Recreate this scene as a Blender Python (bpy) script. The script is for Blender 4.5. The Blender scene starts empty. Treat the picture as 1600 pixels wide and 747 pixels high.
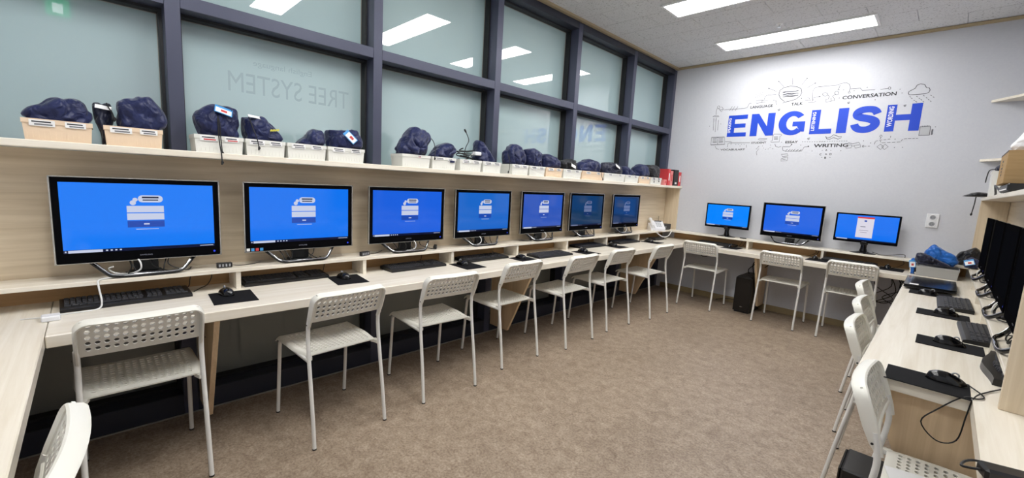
import bpy, bmesh, math, random
from mathutils import Vector, Matrix, noise
R = math.radians
SC = bpy.context.scene
C = SC.collection

# ---------------------------------------------------------------- camera, world, exposure
cam_d = bpy.data.cameras.new('camera'); cam = bpy.data.objects.new('camera', cam_d); C.objects.link(cam)
cam_d.sensor_fit = 'HORIZONTAL'; cam_d.sensor_width = 36.0
cam_d.lens = 664.17 / 1600 * 36.0
cam_d.clip_start = 0.02
YAW, PITCH, ROLL = 0.789213, 0.133952, 0.054571
fw = Vector((-math.sin(YAW)*math.cos(PITCH), math.cos(YAW)*math.cos(PITCH), -math.sin(PITCH)))
rt = Vector((math.cos(YAW), math.sin(YAW), 0)); up = rt.cross(fw)
r2 = rt*math.cos(ROLL) + up*math.sin(ROLL); u2 = up*math.cos(ROLL) - rt*math.sin(ROLL)
mw = Matrix((r2, u2, -fw)).transposed().to_4x4(); mw.translation = Vector((2.7178, 0.7057, 1.3383))
cam.matrix_world = mw
SC.camera = cam

world = bpy.data.worlds.new('world'); SC.world = world; world.use_nodes = True
world.node_tree.nodes['Background'].inputs[0].default_value = (.8, .9, 1, 1)
world.node_tree.nodes['Background'].inputs[1].default_value = 0.3
SC.view_settings.view_transform = 'Standard'; SC.view_settings.look = 'None'
SC.view_settings.gamma = 1.0; SC.view_settings.use_curve_mapping = False
SC.view_settings.exposure = 0.36
LAMP_STRENGTH = 17.0

# ---------------------------------------------------------------- room numbers (metres)
W, L, H = 3.115, 6.31, 2.93          # room: x 0..W, y 0..L, z 0..H ; window wall at x = 0
ZD = 0.706                            # desk top
GX = -0.155                           # glass plane

# ---------------------------------------------------------------- materials
MATS = {}
def lin(*rgb): return tuple(((v/255)/12.92 if v/255 <= .04045 else ((v/255+.055)/1.055)**2.4) for v in rgb) + (1,)
def pmat(name, col, rough=.5, metal=0, spec=.5, emit=None, es=1, coat=0):
    m = bpy.data.materials.new(name); m.use_nodes = True
    b = m.node_tree.nodes['Principled BSDF']
    b.inputs['Base Color'].default_value = col if len(col) == 4 else tuple(col)+(1,)
    b.inputs['Roughness'].default_value = rough; b.inputs['Metallic'].default_value = metal
    b.inputs['Specular IOR Level'].default_value = spec
    b.inputs['Coat Weight'].default_value = coat
    if emit:
        b.inputs['Emission Color'].default_value = emit if len(emit) == 4 else tuple(emit)+(1,)
        b.inputs['Emission Strength'].default_value = es
    MATS[name] = m
    return m
def nodes(m): return m.node_tree.nodes, m.node_tree.links, m.node_tree.nodes['Principled BSDF']
def add_noise(m, c1, c2, scale=(1,1,1), nscale=5, detail=6, lo=.3, hi=.7, rough=.6, bump=0, dist=0):
    n, l, b = nodes(m)
    tc = n.new('ShaderNodeTexCoord'); mp = n.new('ShaderNodeMapping'); mp.inputs['Scale'].default_value = scale
    nz = n.new('ShaderNodeTexNoise'); nz.inputs['Scale'].default_value = nscale; nz.inputs['Detail'].default_value = detail
    nz.inputs['Roughness'].default_value = rough; nz.inputs['Distortion'].default_value = dist
    rp = n.new('ShaderNodeValToRGB'); rp.color_ramp.elements[0].position = lo; rp.color_ramp.elements[1].position = hi
    rp.color_ramp.elements[0].color = tuple(c1[:3])+(1,); rp.color_ramp.elements[1].color = tuple(c2[:3])+(1,)
    l.new(tc.outputs['Object'], mp.inputs['Vector']); l.new(mp.outputs[0], nz.inputs['Vector'])
    l.new(nz.outputs['Fac'], rp.inputs['Fac']); l.new(rp.outputs['Color'], b.inputs['Base Color'])
    if bump:
        bp = n.new('ShaderNodeBump'); bp.inputs['Strength'].default_value = bump; bp.inputs['Distance'].default_value = .002
        l.new(nz.outputs['Fac'], bp.inputs['Height']); l.new(bp.outputs[0], b.inputs['Normal'])
    return nz, rp
def wood(name, c1, c2, axis, rough=.38, fine=1):
    m = pmat(name, c1, rough, spec=.4)
    sc = [14, 14, 14]; sc['xyz'.index(axis)] = .55
    add_noise(m, c1, c2, tuple(sc), 2.2*fine, 7, .28, .72, .62, .04, .6)
    return m
P1, P2 = lin(203,184,154), lin(229,213,187)     # pale ash panel
D1, D2 = lin(226,216,197), lin(244,238,225)     # lighter lacquered top
wood('panel_y', P1, P2, 'y'); wood('panel_x', P1, P2, 'x'); wood('panel_z', P1, P2, 'z')
wood('top_y', D1, D2, 'y', .25); wood('top_x', D1, D2, 'x', .25)
wood('pine_z', lin(206,178,140), lin(230,204,168), 'z', .4)
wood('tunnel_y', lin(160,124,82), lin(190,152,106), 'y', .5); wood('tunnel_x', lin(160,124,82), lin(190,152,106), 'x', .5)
pmat('frame', lin(74,77,96), .42, .25)
pmat('frame_dark', lin(40,43,56), .5)
pmat('gasket', lin(24,25,28), .6)
pmat('bead', lin(150,146,138), .5)
# translucent film on the glass
m = pmat('glass_film', lin(150,176,180), .0)
add_noise(m, lin(164,188,191), lin(174,197,199), (1,1,1), .9, 2, .3, .7); nodes(m)[2].inputs['IOR'].default_value = 2.4
m = pmat('film_print', lin(154,176,180), .0); nodes(m)[2].inputs['IOR'].default_value = 2.4
m = pmat('lower_pane', lin(128,132,128), .02); nodes(m)[2].inputs['IOR'].default_value = 1.5  # panes below desk height: darker, more neutral grey than the upper ones
m = pmat('wall_paint', lin(206,208,215), .75, spec=.2); add_noise(m, lin(205,207,214), lin(209,211,217), (1,1,1), 60, 3, .3, .7, .6, .012)
pmat('beige_trim', lin(176,160,128), .5)
pmat('base_vinyl', lin(150,132,98), .45)
pmat('joint', lin(120,119,118), .9)
# floor: speckled marbled sheet vinyl
m = pmat('floor_vinyl', (.3,.24,.18), .42, spec=.35); n, l, b = nodes(m)
tc = n.new('ShaderNodeTexCoord')
def nzn(s, d, r=.6, dist=0):
    z = n.new('ShaderNodeTexNoise'); z.inputs['Scale'].default_value = s; z.inputs['Detail'].default_value = d
    z.inputs['Roughness'].default_value = r; z.inputs['Distortion'].default_value = dist
    l.new(tc.outputs['Object'], z.inputs['Vector']); return z
a1 = nzn(16, 9, .78, .5); a2 = nzn(85, 5, .75); a3 = nzn(1.3, 3)
def ramp(src, p0, c0, p1, c1):
    rp = n.new('ShaderNodeValToRGB'); e = rp.color_ramp.elements
    e[0].position = p0; e[0].color = c0; e[1].position = p1; e[1].color = c1
    l.new(src, rp.inputs['Fac']); return rp
q1 = ramp(a1.outputs['Fac'], .34, lin(150,133,116), .66, lin(197,181,162))
q2 = ramp(a2.outputs['Fac'], .35, lin(196,186,176), .62, (1,1,1,1))
q3 = ramp(a3.outputs['Fac'], .3, lin(232,230,228), .7, (1,1,1,1))
def mul(x, y):
    mx = n.new('ShaderNodeMix'); mx.data_type = 'RGBA'; mx.blend_type = 'MULTIPLY'; mx.inputs[0].default_value = 1
    l.new(x, mx.inputs[6]); l.new(y, mx.inputs[7]); return mx.outputs[2]
l.new(mul(mul(q1.outputs[0], q2.outputs[0]), q3.outputs[0]), b.inputs['Base Color'])
# ceiling tile: grey mineral board with dark worm holes
m = pmat('ceiling_tile', (.5,.5,.5), .9, spec=.1); n, l, b = nodes(m)
tc = n.new('ShaderNodeTexCoord'); mp = n.new('ShaderNodeMapping'); mp.inputs['Scale'].default_value = (1.0, 1.6, 1)
geo = n.new('ShaderNodeNewGeometry'); l.new(geo.outputs['Position'], mp.inputs['Vector'])
z1 = n.new('ShaderNodeTexNoise'); z1.inputs['Scale'].default_value = 55; z1.inputs['Detail'].default_value = 3; z1.inputs['Roughness'].default_value = .7
l.new(mp.outputs[0], z1.inputs['Vector'])
rp = n.new('ShaderNodeValToRGB'); e = rp.color_ramp.elements
e[0].position = .335; e[0].color = lin(120,118,116); e[1].position = .41; e[1].color = lin(218,218,219)
l.new(z1.outputs['Fac'], rp.inputs['Fac']); l.new(rp.outputs[0], b.inputs['Base Color'])
pmat('lamp_frame', lin(236,236,236), .5)
pmat('lamp_light', (1,1,1), .5, emit=(1,.99,.97), es=LAMP_STRENGTH)
# chairs
pmat('chair_plastic', lin(232,230,220), .35, spec=.45)
pmat('chair_metal', lin(234,233,228), .28, spec=.5)
pmat('black_rubber', lin(26,26,28), .7)
# electronics
pmat('black_gloss', lin(10,10,12), .12, spec=.5)
pmat('bezel_black', lin(13,13,15), .3, spec=0)
pmat('black_plastic', lin(20,20,22), .38)
pmat('key_black', lin(46,47,52), .45)
pmat('key_print', lin(120,122,126), .6)
pmat('silver_rim', lin(190,188,182), .25, .6)
pmat('chrome', lin(196,198,202), .14, 1)
pmat('logo_grey', lin(150,152,170), .4)
pmat('pad_cloth', lin(17,17,20), .85, spec=.2)
pmat('cable_black', lin(18,18,19), .5)
pmat('cable_white', lin(226,226,224), .4)
pmat('white_plastic', lin(232,233,236), .35)
pmat('grey_plastic', lin(150,152,156), .4)
pmat('off_screen', lin(12,13,17), .4, spec=0)
pmat('blue_led', lin(20,40,120), .4, emit=lin(40,60,220), es=.7)
def screen_mat(name, rgb, k=1.0): return pmat(name, lin(6,8,12), .09, spec=.5, emit=lin(*rgb), es=k*.78)
# bags, boxes
def cloth(name, a, b, rough=.42):
    m = pmat(name, a, rough, spec=.35); add_noise(m, a, b, (1,1,1), 9, 4, .3, .7, .6)
    n, l, bs = nodes(m); tc = n.new('ShaderNodeTexCoord'); nz = n.new('ShaderNodeTexNoise'); nz.noise_dimensions = '3D'
    nz.inputs['Scale'].default_value = 15; nz.inputs['Detail'].default_value = 1.5; nz.inputs['Distortion'].default_value = 2.4
    bp = n.new('ShaderNodeBump'); bp.inputs['Strength'].default_value = .9; bp.inputs['Distance'].default_value = .01
    l.new(tc.outputs['Object'], nz.inputs['Vector']); l.new(nz.outputs['Fac'], bp.inputs['Height']); l.new(bp.outputs[0], bs.inputs['Normal'])
    m.node_tree.nodes['Principled BSDF'].inputs['Sheen Weight'].default_value = .15
    return m
cloth('navy', lin(20,27,62), lin(34,44,92)); cloth('navy_dark', lin(14,17,36), lin(24,30,56)); cloth('royal', lin(24,92,176), lin(36,112,200))
cloth('black_cloth', lin(16,17,21), lin(30,31,36))
pmat('box_white', lin(226,226,220), .45); pmat('box_beige', lin(232,208,180), .45); pmat('box_grey', lin(168,168,166), .5)
pmat('paper', lin(238,238,238), .7); pmat('tag_blue', lin(70,150,214), .4); pmat('ink', lin(48,48,56), .7); pmat('ink_red', lin(196,60,60), .6); pmat('ink_yellow', lin(196,190,60), .6)
m = pmat('cardboard', lin(160,130,92), .8, spec=.15); add_noise(m, lin(158,130,92), lin(172,144,104), (1,1,12), 6, 4)
pmat('book_red', lin(206,62,66), .45); pmat('book_pink', lin(226,140,136), .45); pmat('book_black', lin(24,24,26), .4)
pmat('mural_blue', lin(14,66,196), .5); pmat('mural_ink', lin(66,68,76), .6); pmat('mural_white', lin(232,234,240), .6); pmat('mural_black', lin(28,30,36), .6)
pmat('mural_grey', lin(184,186,190), .6)
pmat('tissue', lin(244,244,246), .9)
pmat('exit_green', lin(10,120,80), .4, emit=lin(40,220,150), es=.9)
pmat('exit_white', lin(230,250,240), .4, emit=lin(220,255,240), es=1.3)
M = MATS

# ---------------------------------------------------------------- mesh helpers
class MB:
    def __init__(s): s.v = []; s.f = []; s.smooth = False
    def add(s, vs, fs):
        o = len(s.v); s.v += [tuple(p) for p in vs]; s.f += [tuple(i+o for i in f) for f in fs]; return s
    def box(s, x0, x1, y0, y1, z0, z1, b=0):
        if b <= 0:
            return s.add([(x0,y0,z0),(x1,y0,z0),(x1,y1,z0),(x0,y1,z0),(x0,y0,z1),(x1,y0,z1),(x1,y1,z1),(x0,y1,z1)],
                         [(0,3,2,1),(4,5,6,7),(0,1,5,4),(1,2,6,5),(2,3,7,6),(3,0,4,7)])
        vs = []; idx = {}
        lo = (x0,y0,z0); hi = (x1,y1,z1)
        for i in range(8):
            sg = ((i & 1), (i >> 1) & 1, (i >> 2) & 1)
            for a in range(3):
                p = []
                for k in range(3):
                    e = hi[k] if sg[k] else lo[k]
                    if k != a: e += (-b if sg[k] else b)
                    p.append(e)
                idx[i, a] = len(vs); vs.append(tuple(p))
        fs = []
        for a in range(3):
            o1, o2 = [k for k in range(3) if k != a]
            for sd in (0, 1):
                c = [sd << a, sd << a | 1 << o1, sd << a | 1 << o1 | 1 << o2, sd << a | 1 << o2]
                fs.append([idx[k, a] for k in c])
            for s1 in (0, 1):
                for s2 in (0, 1):
                    i = s1 << o1 | s2 << o2; j = i | 1 << a
                    fs.append([idx[i, o1], idx[j, o1], idx[j, o2], idx[i, o2]])
        for i in range(8): fs.append([idx[i, 0], idx[i, 1], idx[i, 2]])
        ctr = Vector(((x0+x1)/2, (y0+y1)/2, (z0+z1)/2)); out = []
        for f in fs:
            p = [Vector(vs[k]) for k in f]; nn = (p[1]-p[0]).cross(p[2]-p[0]); g = sum(p, Vector())/len(p)
            out.append(tuple(f) if nn.dot(g-ctr) > 0 else tuple(reversed(f)))
        return s.add(vs, out)
    def tube(s, pts, r, n=8, cap=True, closed=False):
        pts = [Vector(p) for p in pts]; k = len(pts)
        rs = r if isinstance(r, (list, tuple)) else [r]*k
        vs = []; ref = None
        for i, p in enumerate(pts):
            if closed: t = pts[(i+1) % k]-pts[i-1]
            else: t = pts[min(i+1, k-1)]-pts[max(i-1, 0)]
            t.normalize()
            if ref is None:
                ref = Vector((0,0,1)) if abs(t.z) < .9 else Vector((1,0,0))
                a = t.cross(ref).normalized()
            else: a = (a - t*a.dot(t)).normalized()
            b = t.cross(a)
            for j in range(n):
                w = 2*math.pi*j/n; vs.append(p + (a*math.cos(w)+b*math.sin(w))*rs[i])
        fs = []
        for i in range(k if closed else k-1):
            i2 = (i+1) % k
            for j in range(n): fs.append((i*n+j, i*n+(j+1) % n, i2*n+(j+1) % n, i2*n+j))
        if cap and not closed:
            fs.append(tuple(range(n-1, -1, -1))); fs.append(tuple(range((k-1)*n, k*n)))
        return s.add(vs, fs)
    def prism(s, poly, h0, h1, ax='z'):
        n = len(poly)
        def mk(p, h): return {'z': (p[0],p[1],h), 'y': (p[0],h,p[1]), 'x': (h,p[0],p[1])}[ax]
        vs = [mk(p, h0) for p in poly]+[mk(p, h1) for p in poly]
        fs = [tuple(range(n-1,-1,-1)), tuple(range(n, 2*n))]+[(i, (i+1) % n, n+(i+1) % n, n+i) for i in range(n)]
        return s.add(vs, fs)
    def lathe(s, prof, cx=0, cy=0, n=20, sx=1, sy=1):
        vs = []; k = len(prof)
        for r, z in prof:
            for j in range(n):
                a = 2*math.pi*j/n; vs.append((cx+r*sx*math.cos(a), cy+r*sy*math.sin(a), z))
        fs = [(i*n+j, i*n+(j+1) % n, (i+1)*n+(j+1) % n, (i+1)*n+j) for i in range(k-1) for j in range(n)]
        fs += [tuple(range(n-1,-1,-1)), tuple(range((k-1)*n, k*n))]
        return s.add(vs, fs)
    def ribbon(s, pts, w, fn, closed=False):
        """flat line of width w through 2D pts, lifted to 3D by fn"""
        k = len(pts); P = [Vector((p[0], p[1])) for p in pts]; out = []
        for i in range(k):
            if closed: t = P[(i+1) % k]-P[i-1]
            else: t = P[min(i+1, k-1)]-P[max(i-1, 0)]
            if t.length < 1e-9: t = Vector((1, 0))
            t.normalize(); nn = Vector((-t.y, t.x))*w/2
            out += [fn(*(P[i]+nn)), fn(*(P[i]-nn))]
        fs = [(2*i, 2*i+1, (2*i+3) % (2*k), (2*i+2) % (2*k)) for i in range(k if closed else k-1)]
        return s.add(out, fs)
    def mesh(s, name, mat=None, smooth=None, fix=True):
        me = bpy.data.meshes.new(name); me.from_pydata(s.v, [], s.f)
        if fix:
            bm = bmesh.new(); bm.from_mesh(me); bmesh.ops.recalc_face_normals(bm, faces=bm.faces); bm.to_mesh(me); bm.free()
        if mat: me.materials.append(M[mat])
        if smooth:
            for p in me.polygons: p.use_smooth = True
            try: me.set_sharp_from_angle(angle=R(smooth))
            except Exception: pass
        me.update(); return me
    def build(s, name, mat, parent=None, smooth=None, loc=None, fix=True):
        return link(name, s.mesh(name, mat, smooth, fix), parent, loc)
def link(name, data, parent=None, loc=None, rz=None):
    o = bpy.data.objects.new(name, data); C.objects.link(o)
    if parent is not None: o.parent = parent
    if loc is not None: o.location = loc
    if rz is not None: o.rotation_euler = (0, 0, rz)
    return o
def tag(o, label, cat, group=None):
    o['label'] = label; o['category'] = cat
    if group: o['group'] = group
    return o
def thing(name, label, cat, loc=(0,0,0), rz=0, group=None):
    o = link(name, None, None, loc, rz); o.empty_display_size = .1
    return tag(o, label, cat, group)
def stuff(o): o['kind'] = 'stuff'; return o
def struct(o): o['kind'] = 'structure'; return o
def copy_tree(o, parent=None):
    c = o.copy(); C.objects.link(c); c.parent = parent
    for ch in list(o.children): copy_tree(ch, c)
    return c
def dup(root, loc, rz, label):
    c = copy_tree(root); c.location = loc; c.rotation_euler = (0, 0, rz); c['label'] = label; return c
def text_flat(txt, name, mat, parent, box, fn, bold=0, stretch=True, flipx=False):
    """text outline mesh fitted into box (u0,v0,u1,v1), lifted to 3D by fn(u,v)"""
    cu = bpy.data.curves.new('txt', 'FONT'); cu.body = txt; cu.size = 1; cu.offset = bold; cu.resolution_u = 3
    ob = bpy.data.objects.new('txt', cu); C.objects.link(ob)
    dg = bpy.context.evaluated_depsgraph_get()
    me = bpy.data.meshes.new_from_object(ob.evaluated_get(dg))
    bpy.data.objects.remove(ob); bpy.data.curves.remove(cu)
    xs = [v.co.x for v in me.vertices]; ys = [v.co.y for v in me.vertices]
    x0, x1, y0, y1 = min(xs), max(xs), min(ys), max(ys)
    for v in me.vertices:
        a = (v.co.x-x0)/(x1-x0); b = (v.co.y-y0)/(y1-y0)
        if flipx: a = 1-a
        v.co = fn(box[0]+a*(box[2]-box[0]), box[1]+b*(box[3]-box[1]))
    for p in me.polygons: p.use_smooth = False
    me.materials.clear(); me.materials.append(M[mat]); me.name = name; me.update()
    return link(name, me, parent)
def smooth_path(pts, n=6, closed=False):
    P = [Vector(p) for p in pts]; k = len(P); out = []
    for i in range(k if closed else k-1):
        a = P[(i-1) % k] if closed or i > 0 else P[0]; b = P[i]; c = P[(i+1) % k]
        d = P[(i+2) % k] if closed or i+2 < k else P[-1]
        for j in range(n):
            t = j/n
            out.append(.5*((2*b)+(c-a)*t+(2*a-5*b+4*c-d)*t*t+(3*b-a-3*c+d)*t**3))
    if not closed: out.append(P[-1])
    return out
def cable(name, pts, r=.0022, mat='cable_black', parent=None, n=5):
    return MB().tube(smooth_path(pts, n), r, 6).build(name, mat, parent, smooth=60)
ORD = ['first', 'second', 'third', 'fourth', 'fifth', 'sixth', 'seventh']

# ================================================================ ROOM SHELL
struct(MB().box(-.3, W+.12, -.12, L+.12, -.1, 0).build('floor', 'floor_vinyl'))
ceiling = struct(MB().box(-.3, W+.12, -.12, L+.12, H+.012, H+.1).build('ceiling', 'joint'))
tile_me = {}
def ceil_tile(x0, x1, y0, y1):
    k = (round(x1-x0, 3), round(y1-y0, 3))
    if k not in tile_me:
        a, b = k; e = .0035
        tile_me[k] = MB().add([(0,0,.012),(a,0,.012),(a,b,.012),(0,b,.012),(0,0,e),(a,0,e),(a,b,e),(0,b,e),(e,e,0),(a-e,e,0),(a-e,b-e,0),(e,b-e,0)],
            [(0,1,5,4),(1,2,6,5),(2,3,7,6),(3,0,4,7),(4,5,9,8),(5,6,10,9),(6,7,11,10),(7,4,8,11),(8,9,10,11)]).mesh('ceiling_tile', 'ceiling_tile')
    link('ceiling_tile', tile_me[k], ceiling, (x0, y0, H))
g = .0012
row = 0; y = L-.04
while y > .0:
    ya = max(y-.3, 0); xs = [.02]; x = .2 if row % 2 == 0 else .5
    while x < W: xs.append(x+.033); x += .6
    xs.append(W)
    for a, b2 in zip(xs[:-1], xs[1:]): ceil_tile(a+g, b2-g, ya+g, y-g)
    y -= .3; row += 1
struct(MB().box(-.3, W+.12, L, L+.12, -.05, H+.05).build('wall_far', 'wall_paint'))
struct(MB().box(W, W+.12, -.12, L+.12, -.05, H+.05).build('wall_right', 'wall_paint'))
struct(MB().box(-.3, W+.12, -.12, 0, -.05, H+.05).build('wall_near', 'wall_paint'))
struct(MB().box(0, .035, 0, L, H-.022, H).build('trim_1', 'beige_trim'))
struct(MB().prism([(L, H-.022), (L-.018, H-.022), (L-.024, H-.010), (L-.034, H-.006), (L-.034, H), (L, H)], .036, W-.036, 'x').build('trim_2', 'beige_trim'))
struct(MB().box(W-.034, W, 0, L, H-.022, H).build('trim_3', 'beige_trim'))
struct(MB().box(.06, W, L-.012, L, 0, .068, .002).build('baseboard_far', 'base_vinyl'))
struct(MB().box(W-.012, W, 0, L-.013, 0, .068, .002).build('baseboard_right', 'base_vinyl'))

# ---- window wall
wl = struct(link('wall_left', None))
MUL = [1.026+1.0575*i for i in range(-1, 6)]
MUL[0] = 0.03; MUL[-1] = L-.03
for i, y in enumerate(MUL):
    w2 = .031
    MB().box(GX+.02, 0, y-w2, y+w2, 0.0, H-.03, .002).build('mullion', 'frame', wl)
for (z0, z1, nm) in ((2.083, 2.147, 'transom'), (H-.085, H-.022, 'head_rail'), (.0, .115, 'bottom_rail'), (.735, .8, 'transom')):
    for a, b2 in zip(MUL[:-1], MUL[1:]):
        MB().box(GX+.02, -.002, a+.031, b2-.031, z0, z1, .002).build(nm, 'frame_dark' if nm != 'transom' else 'frame', wl)
for a, b2 in zip(MUL[:-1], MUL[1:]):
    for z0, z1 in ((.115, .735), (.8, 2.083), (2.147, H-.085)):
        y0, y1 = a+.031, b2-.031
        MB().box(GX-.012, GX, y0, y1, z0, z1).build('glass_pane', 'glass_film' if z0 > .5 else 'lower_pane', wl)
        f = MB(); q = .014
        f.box(GX, GX+.06, y0, y0+q, z0, z1).box(GX, GX+.06, y1-q, y1, z0, z1).box(GX, GX+.06, y0+q, y1-q, z0, z0+q).box(GX, GX+.06, y0+q, y1-q, z1-q, z1)
        gk = f.build('gasket', 'gasket', wl)
        f = MB(); e = .0025
        f.box(GX, GX+.004, y0+q, y0+q+e, z0+q, z1-q).box(GX, GX+.004, y1-q-e, y1-q, z0+q, z1-q).box(GX, GX+.004, y0+q, y1-q, z1-q-e, z1-q)
        f.build('glazing_bead', 'bead', gk)
MB().box(.0, .006, 0, L, 0, .006).build('floor_strip', 'bead', wl)
# dark skirt outside the glass, so no light leaks in
MB().box(-.3, GX-.02, -.12, L+.12, -.05, H+.05).build('outer_panel', 'frame_dark', wl)
fnp = lambda u, v: Vector((GX+.0006, u, v))
text_flat('TREE SYSTEM', 'film_lettering', 'film_print', wl, (1.275, 1.755, 1.955, 1.865), fnp, 0, flipx=True)
text_flat('English language', 'film_lettering', 'film_print', wl, (1.40, 1.905, 1.72, 1.945), fnp, flipx=True)

# ---- ceiling lamps
lamp = None
LY = [5.72, 4.495, 3.28, 2.06, .84]
LN = ['flat white ceiling light panel nearest the lettered wall', 'flat white ceiling light panel, second from the lettered wall',
      'flat white ceiling light panel over the middle of the room', 'flat white ceiling light panel, second from the camera end', 'flat white ceiling light panel above the camera end of the room']
for y, lb in zip(LY, LN):
    if lamp is None:
        lamp = thing('ceiling_light', lb, 'ceiling light', (1.415, y, H), 0, 'ceiling light panels')
        f = MB(); a, b2, q = .672, .165, .022
        f.box(-a, a, -b2, -b2+q, -.012, 0).box(-a, a, b2-q, b2, -.012, 0).box(-a, -a+q, -b2+q, b2-q, -.012, 0).box(a-q, a, -b2+q, b2-q, -.012, 0)
        f.build('lamp_frame', 'lamp_frame', lamp)
        MB().box(-a+q, a-q, -b2+q, b2-q, -.008, -.002).build('diffuser', 'lamp_light', lamp)
    else: dup(lamp, (1.415, y, H), 0, lb)
t = thing('sprinkler_head', 'small chrome sprinkler rose on the ceiling between two lamps', 'sprinkler', (1.405, 5.364, H))
MB().lathe([(.032, 0), (.03, -.004), (.012, -.006), (.012, -.016)]).build('rose', 'lamp_frame', t)
MB().lathe([(.006, -.016), (.006, -.028), (.015, -.029), (.015, -.031)]).build('deflector', 'chrome', t)

# ================================================================ DESKS AND HUTCHES
TH = .046
d = thing('window_desk', 'long pale wooden desk running along the window wall', 'desk')
MB().box(.004, .551, .556, L-.001, ZD-TH, ZD, .003).build('worktop', 'top_y', d)
for y in (1.07, 3.16, 5.28):
    MB().prism([(.035, .085), (.25, .085), (.52, ZD-TH), (.035, ZD-TH)], y-.011, y+.011, 'y').build('support_bracket', 'pine_z', d)
d = thing('far_desk', 'pale wooden desk along the wall with the blue lettering', 'desk')
MB().box(.553, 2.558, L-.546, L-.001, ZD-TH, ZD, .003).build('worktop', 'top_x', d)
for x in (1.345,):
    MB().prism([(L-.03, .07), (L-.23, .07), (L-.5, ZD-TH), (L-.03, ZD-TH)], x-.011, x+.011, 'x').build('support_bracket', 'pine_z', d)
d = thing('right_desk', 'pale wooden desk along the right wall, stepping back to a narrow counter near the camera', 'desk')
MB().prism([(2.56, 2.748), (2.863, 2.748), (2.863, .556), (W-.001, .556), (W-.001, L-.001), (2.56, L-.001)], ZD-TH, ZD).build('worktop', 'top_y', d)
MB().box(2.5615, 2.861, 2.7465, 2.7480, ZD-TH+.001, ZD-.002).build('edge_band', 'top_x', d)
for y in (2.80, 4.2):
    MB().prism([(W-.03, .05), (W-.27, .05), (2.60, ZD-TH), (W-.03, ZD-TH)], y-.011, y+.011, 'y').build('support_bracket', 'pine_z', d)
d = thing('near_desk', 'pale wooden desk in the lower left corner, running off under the camera', 'desk')
MB().box(.004, W-.001, .001, .554, ZD-TH, ZD, .003).build('worktop', 'top_x', d)
MB().prism([(.03, .05), (.24, .05), (.50, ZD-TH), (.03, ZD-TH)], 2.0, 2.022, 'x').build('support_bracket', 'pine_z', d)

RZ0, RZ1 = .797, .817        # riser board
h = thing('window_hutch', 'pale wooden hutch on the window desk: back panel, low riser and long top shelf', 'shelf unit')
MB().box(.006, .022, .006, L-.003, ZD+.089, 1.369).build('back_panel', 'panel_y', h)
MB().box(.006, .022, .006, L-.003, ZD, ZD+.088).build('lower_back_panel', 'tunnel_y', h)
MB().box(.023, .195, .006, L-.025, RZ0, RZ1, .002).build('riser', 'top_y', h)
MB().box(.002, .226, .003, L-.003, 1.37, 1.399, .003).build('top_shelf', 'top_y', h)
MB().box(.023, .205, L-.022, L-.003, RZ0, 1.369, .002).build('end_panel', 'panel_z', h)
for y in [1.225+.69*i for i in range(7)]:
    MB().box(.023, .185, y-.011, y+.011, ZD, RZ0, .001).build('divider', 'top_y', h)
h = thing('far_hutch', 'low pale wooden riser on the desk under the blue lettering', 'shelf unit')
MB().box(.197, 2.92, L-.195, L-.003, RZ0, RZ1, .002).build('riser', 'top_x', h)
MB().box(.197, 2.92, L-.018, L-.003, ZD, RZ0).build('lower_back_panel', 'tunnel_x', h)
for x in (1.155, 1.875, 2.565):
    MB().box(x-.011, x+.011, L-.185, L-.019, ZD, RZ0, .001).build('divider', 'top_x', h)
RSZ = 1.42
h = thing('right_hutch', 'pale wooden hutch on the right desk with partition, low riser and top shelf', 'shelf unit')
MB().box(W-.018, W-.003, 2.742, L-.003, ZD+.09, RSZ-.026).build('back_panel', 'panel_y', h)
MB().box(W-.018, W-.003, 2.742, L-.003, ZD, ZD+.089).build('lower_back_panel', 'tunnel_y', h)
MB().box(2.922, W-.019, 2.742, L-.025, RZ0, RZ1, .002).build('riser', 'top_y', h)
MB().box(2.922, W-.003, 2.70, L-.003, RSZ-.025, RSZ, .003).build('top_shelf', 'top_y', h)
MB().box(2.925, W-.019, L-.022, L-.003, RZ1, RSZ-.026, .002).build('end_panel', 'panel_z', h)
MB().box(2.917, W-.003, 2.720, 2.741, ZD, RSZ-.026, .002).build('partition', 'panel_z', h)
for y in (3.47, 4.15, 4.83, 5.5):
    MB().box(2.932, W-.019, y-.011, y+.011, ZD, RZ0, .001).build('divider', 'top_y', h)
# corner shelves
for z, lb in ((2.24, 'upper triangular wooden corner shelf near the right wall'), (1.735, 'lower wooden corner shelf behind the cardboard box')):
    o = MB().prism([(2.868, L-.002), (W-.002, L-.002), (W-.002, L-.352)], z, z+.02).build('corner_shelf', 'top_x')
    tag(o, lb, 'shelf', 'corner shelves')

# ================================================================ CHAIRS
def perforated(us, vs, hole, fn, hu=.34, hv=.34):
    """sheet over the grid us x vs; hole(i,j) tells which cells get an oval opening"""
    bm = bmesh.new(); G = [[bm.verts.new(fn(u, v)) for v in vs] for u in us]
    for i in range(len(us)-1):
        for j in range(len(vs)-1):
            c = [G[i][j], G[i+1][j], G[i+1][j+1], G[i][j+1]]
            if not hole(i, j): bm.faces.new(c); continue
            cu, cv = (us[i]+us[i+1])/2, (vs[j]+vs[j+1])/2; du, dv = (us[i+1]-us[i])*hu, (vs[j+1]-vs[j])*hv
            hvs = [bm.verts.new(fn(cu+du*math.cos(R(202.5+45*k)), cv+dv*math.sin(R(202.5+45*k)))) for k in range(8)]
            for k in range(4):
                a, b = c[k], c[(k+1) % 4]; h1, h2, h3 = hvs[(2*k+1) % 8], hvs[(2*k+2) % 8], hvs[(2*k+3) % 8]
                bm.faces.new((a, b, h2, h1)); bm.faces.new((b, h3, h2))
    return bm
def lerp_list(a, b, n): return [a+(b-a)*i/n for i in range(n+1)]
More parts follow.
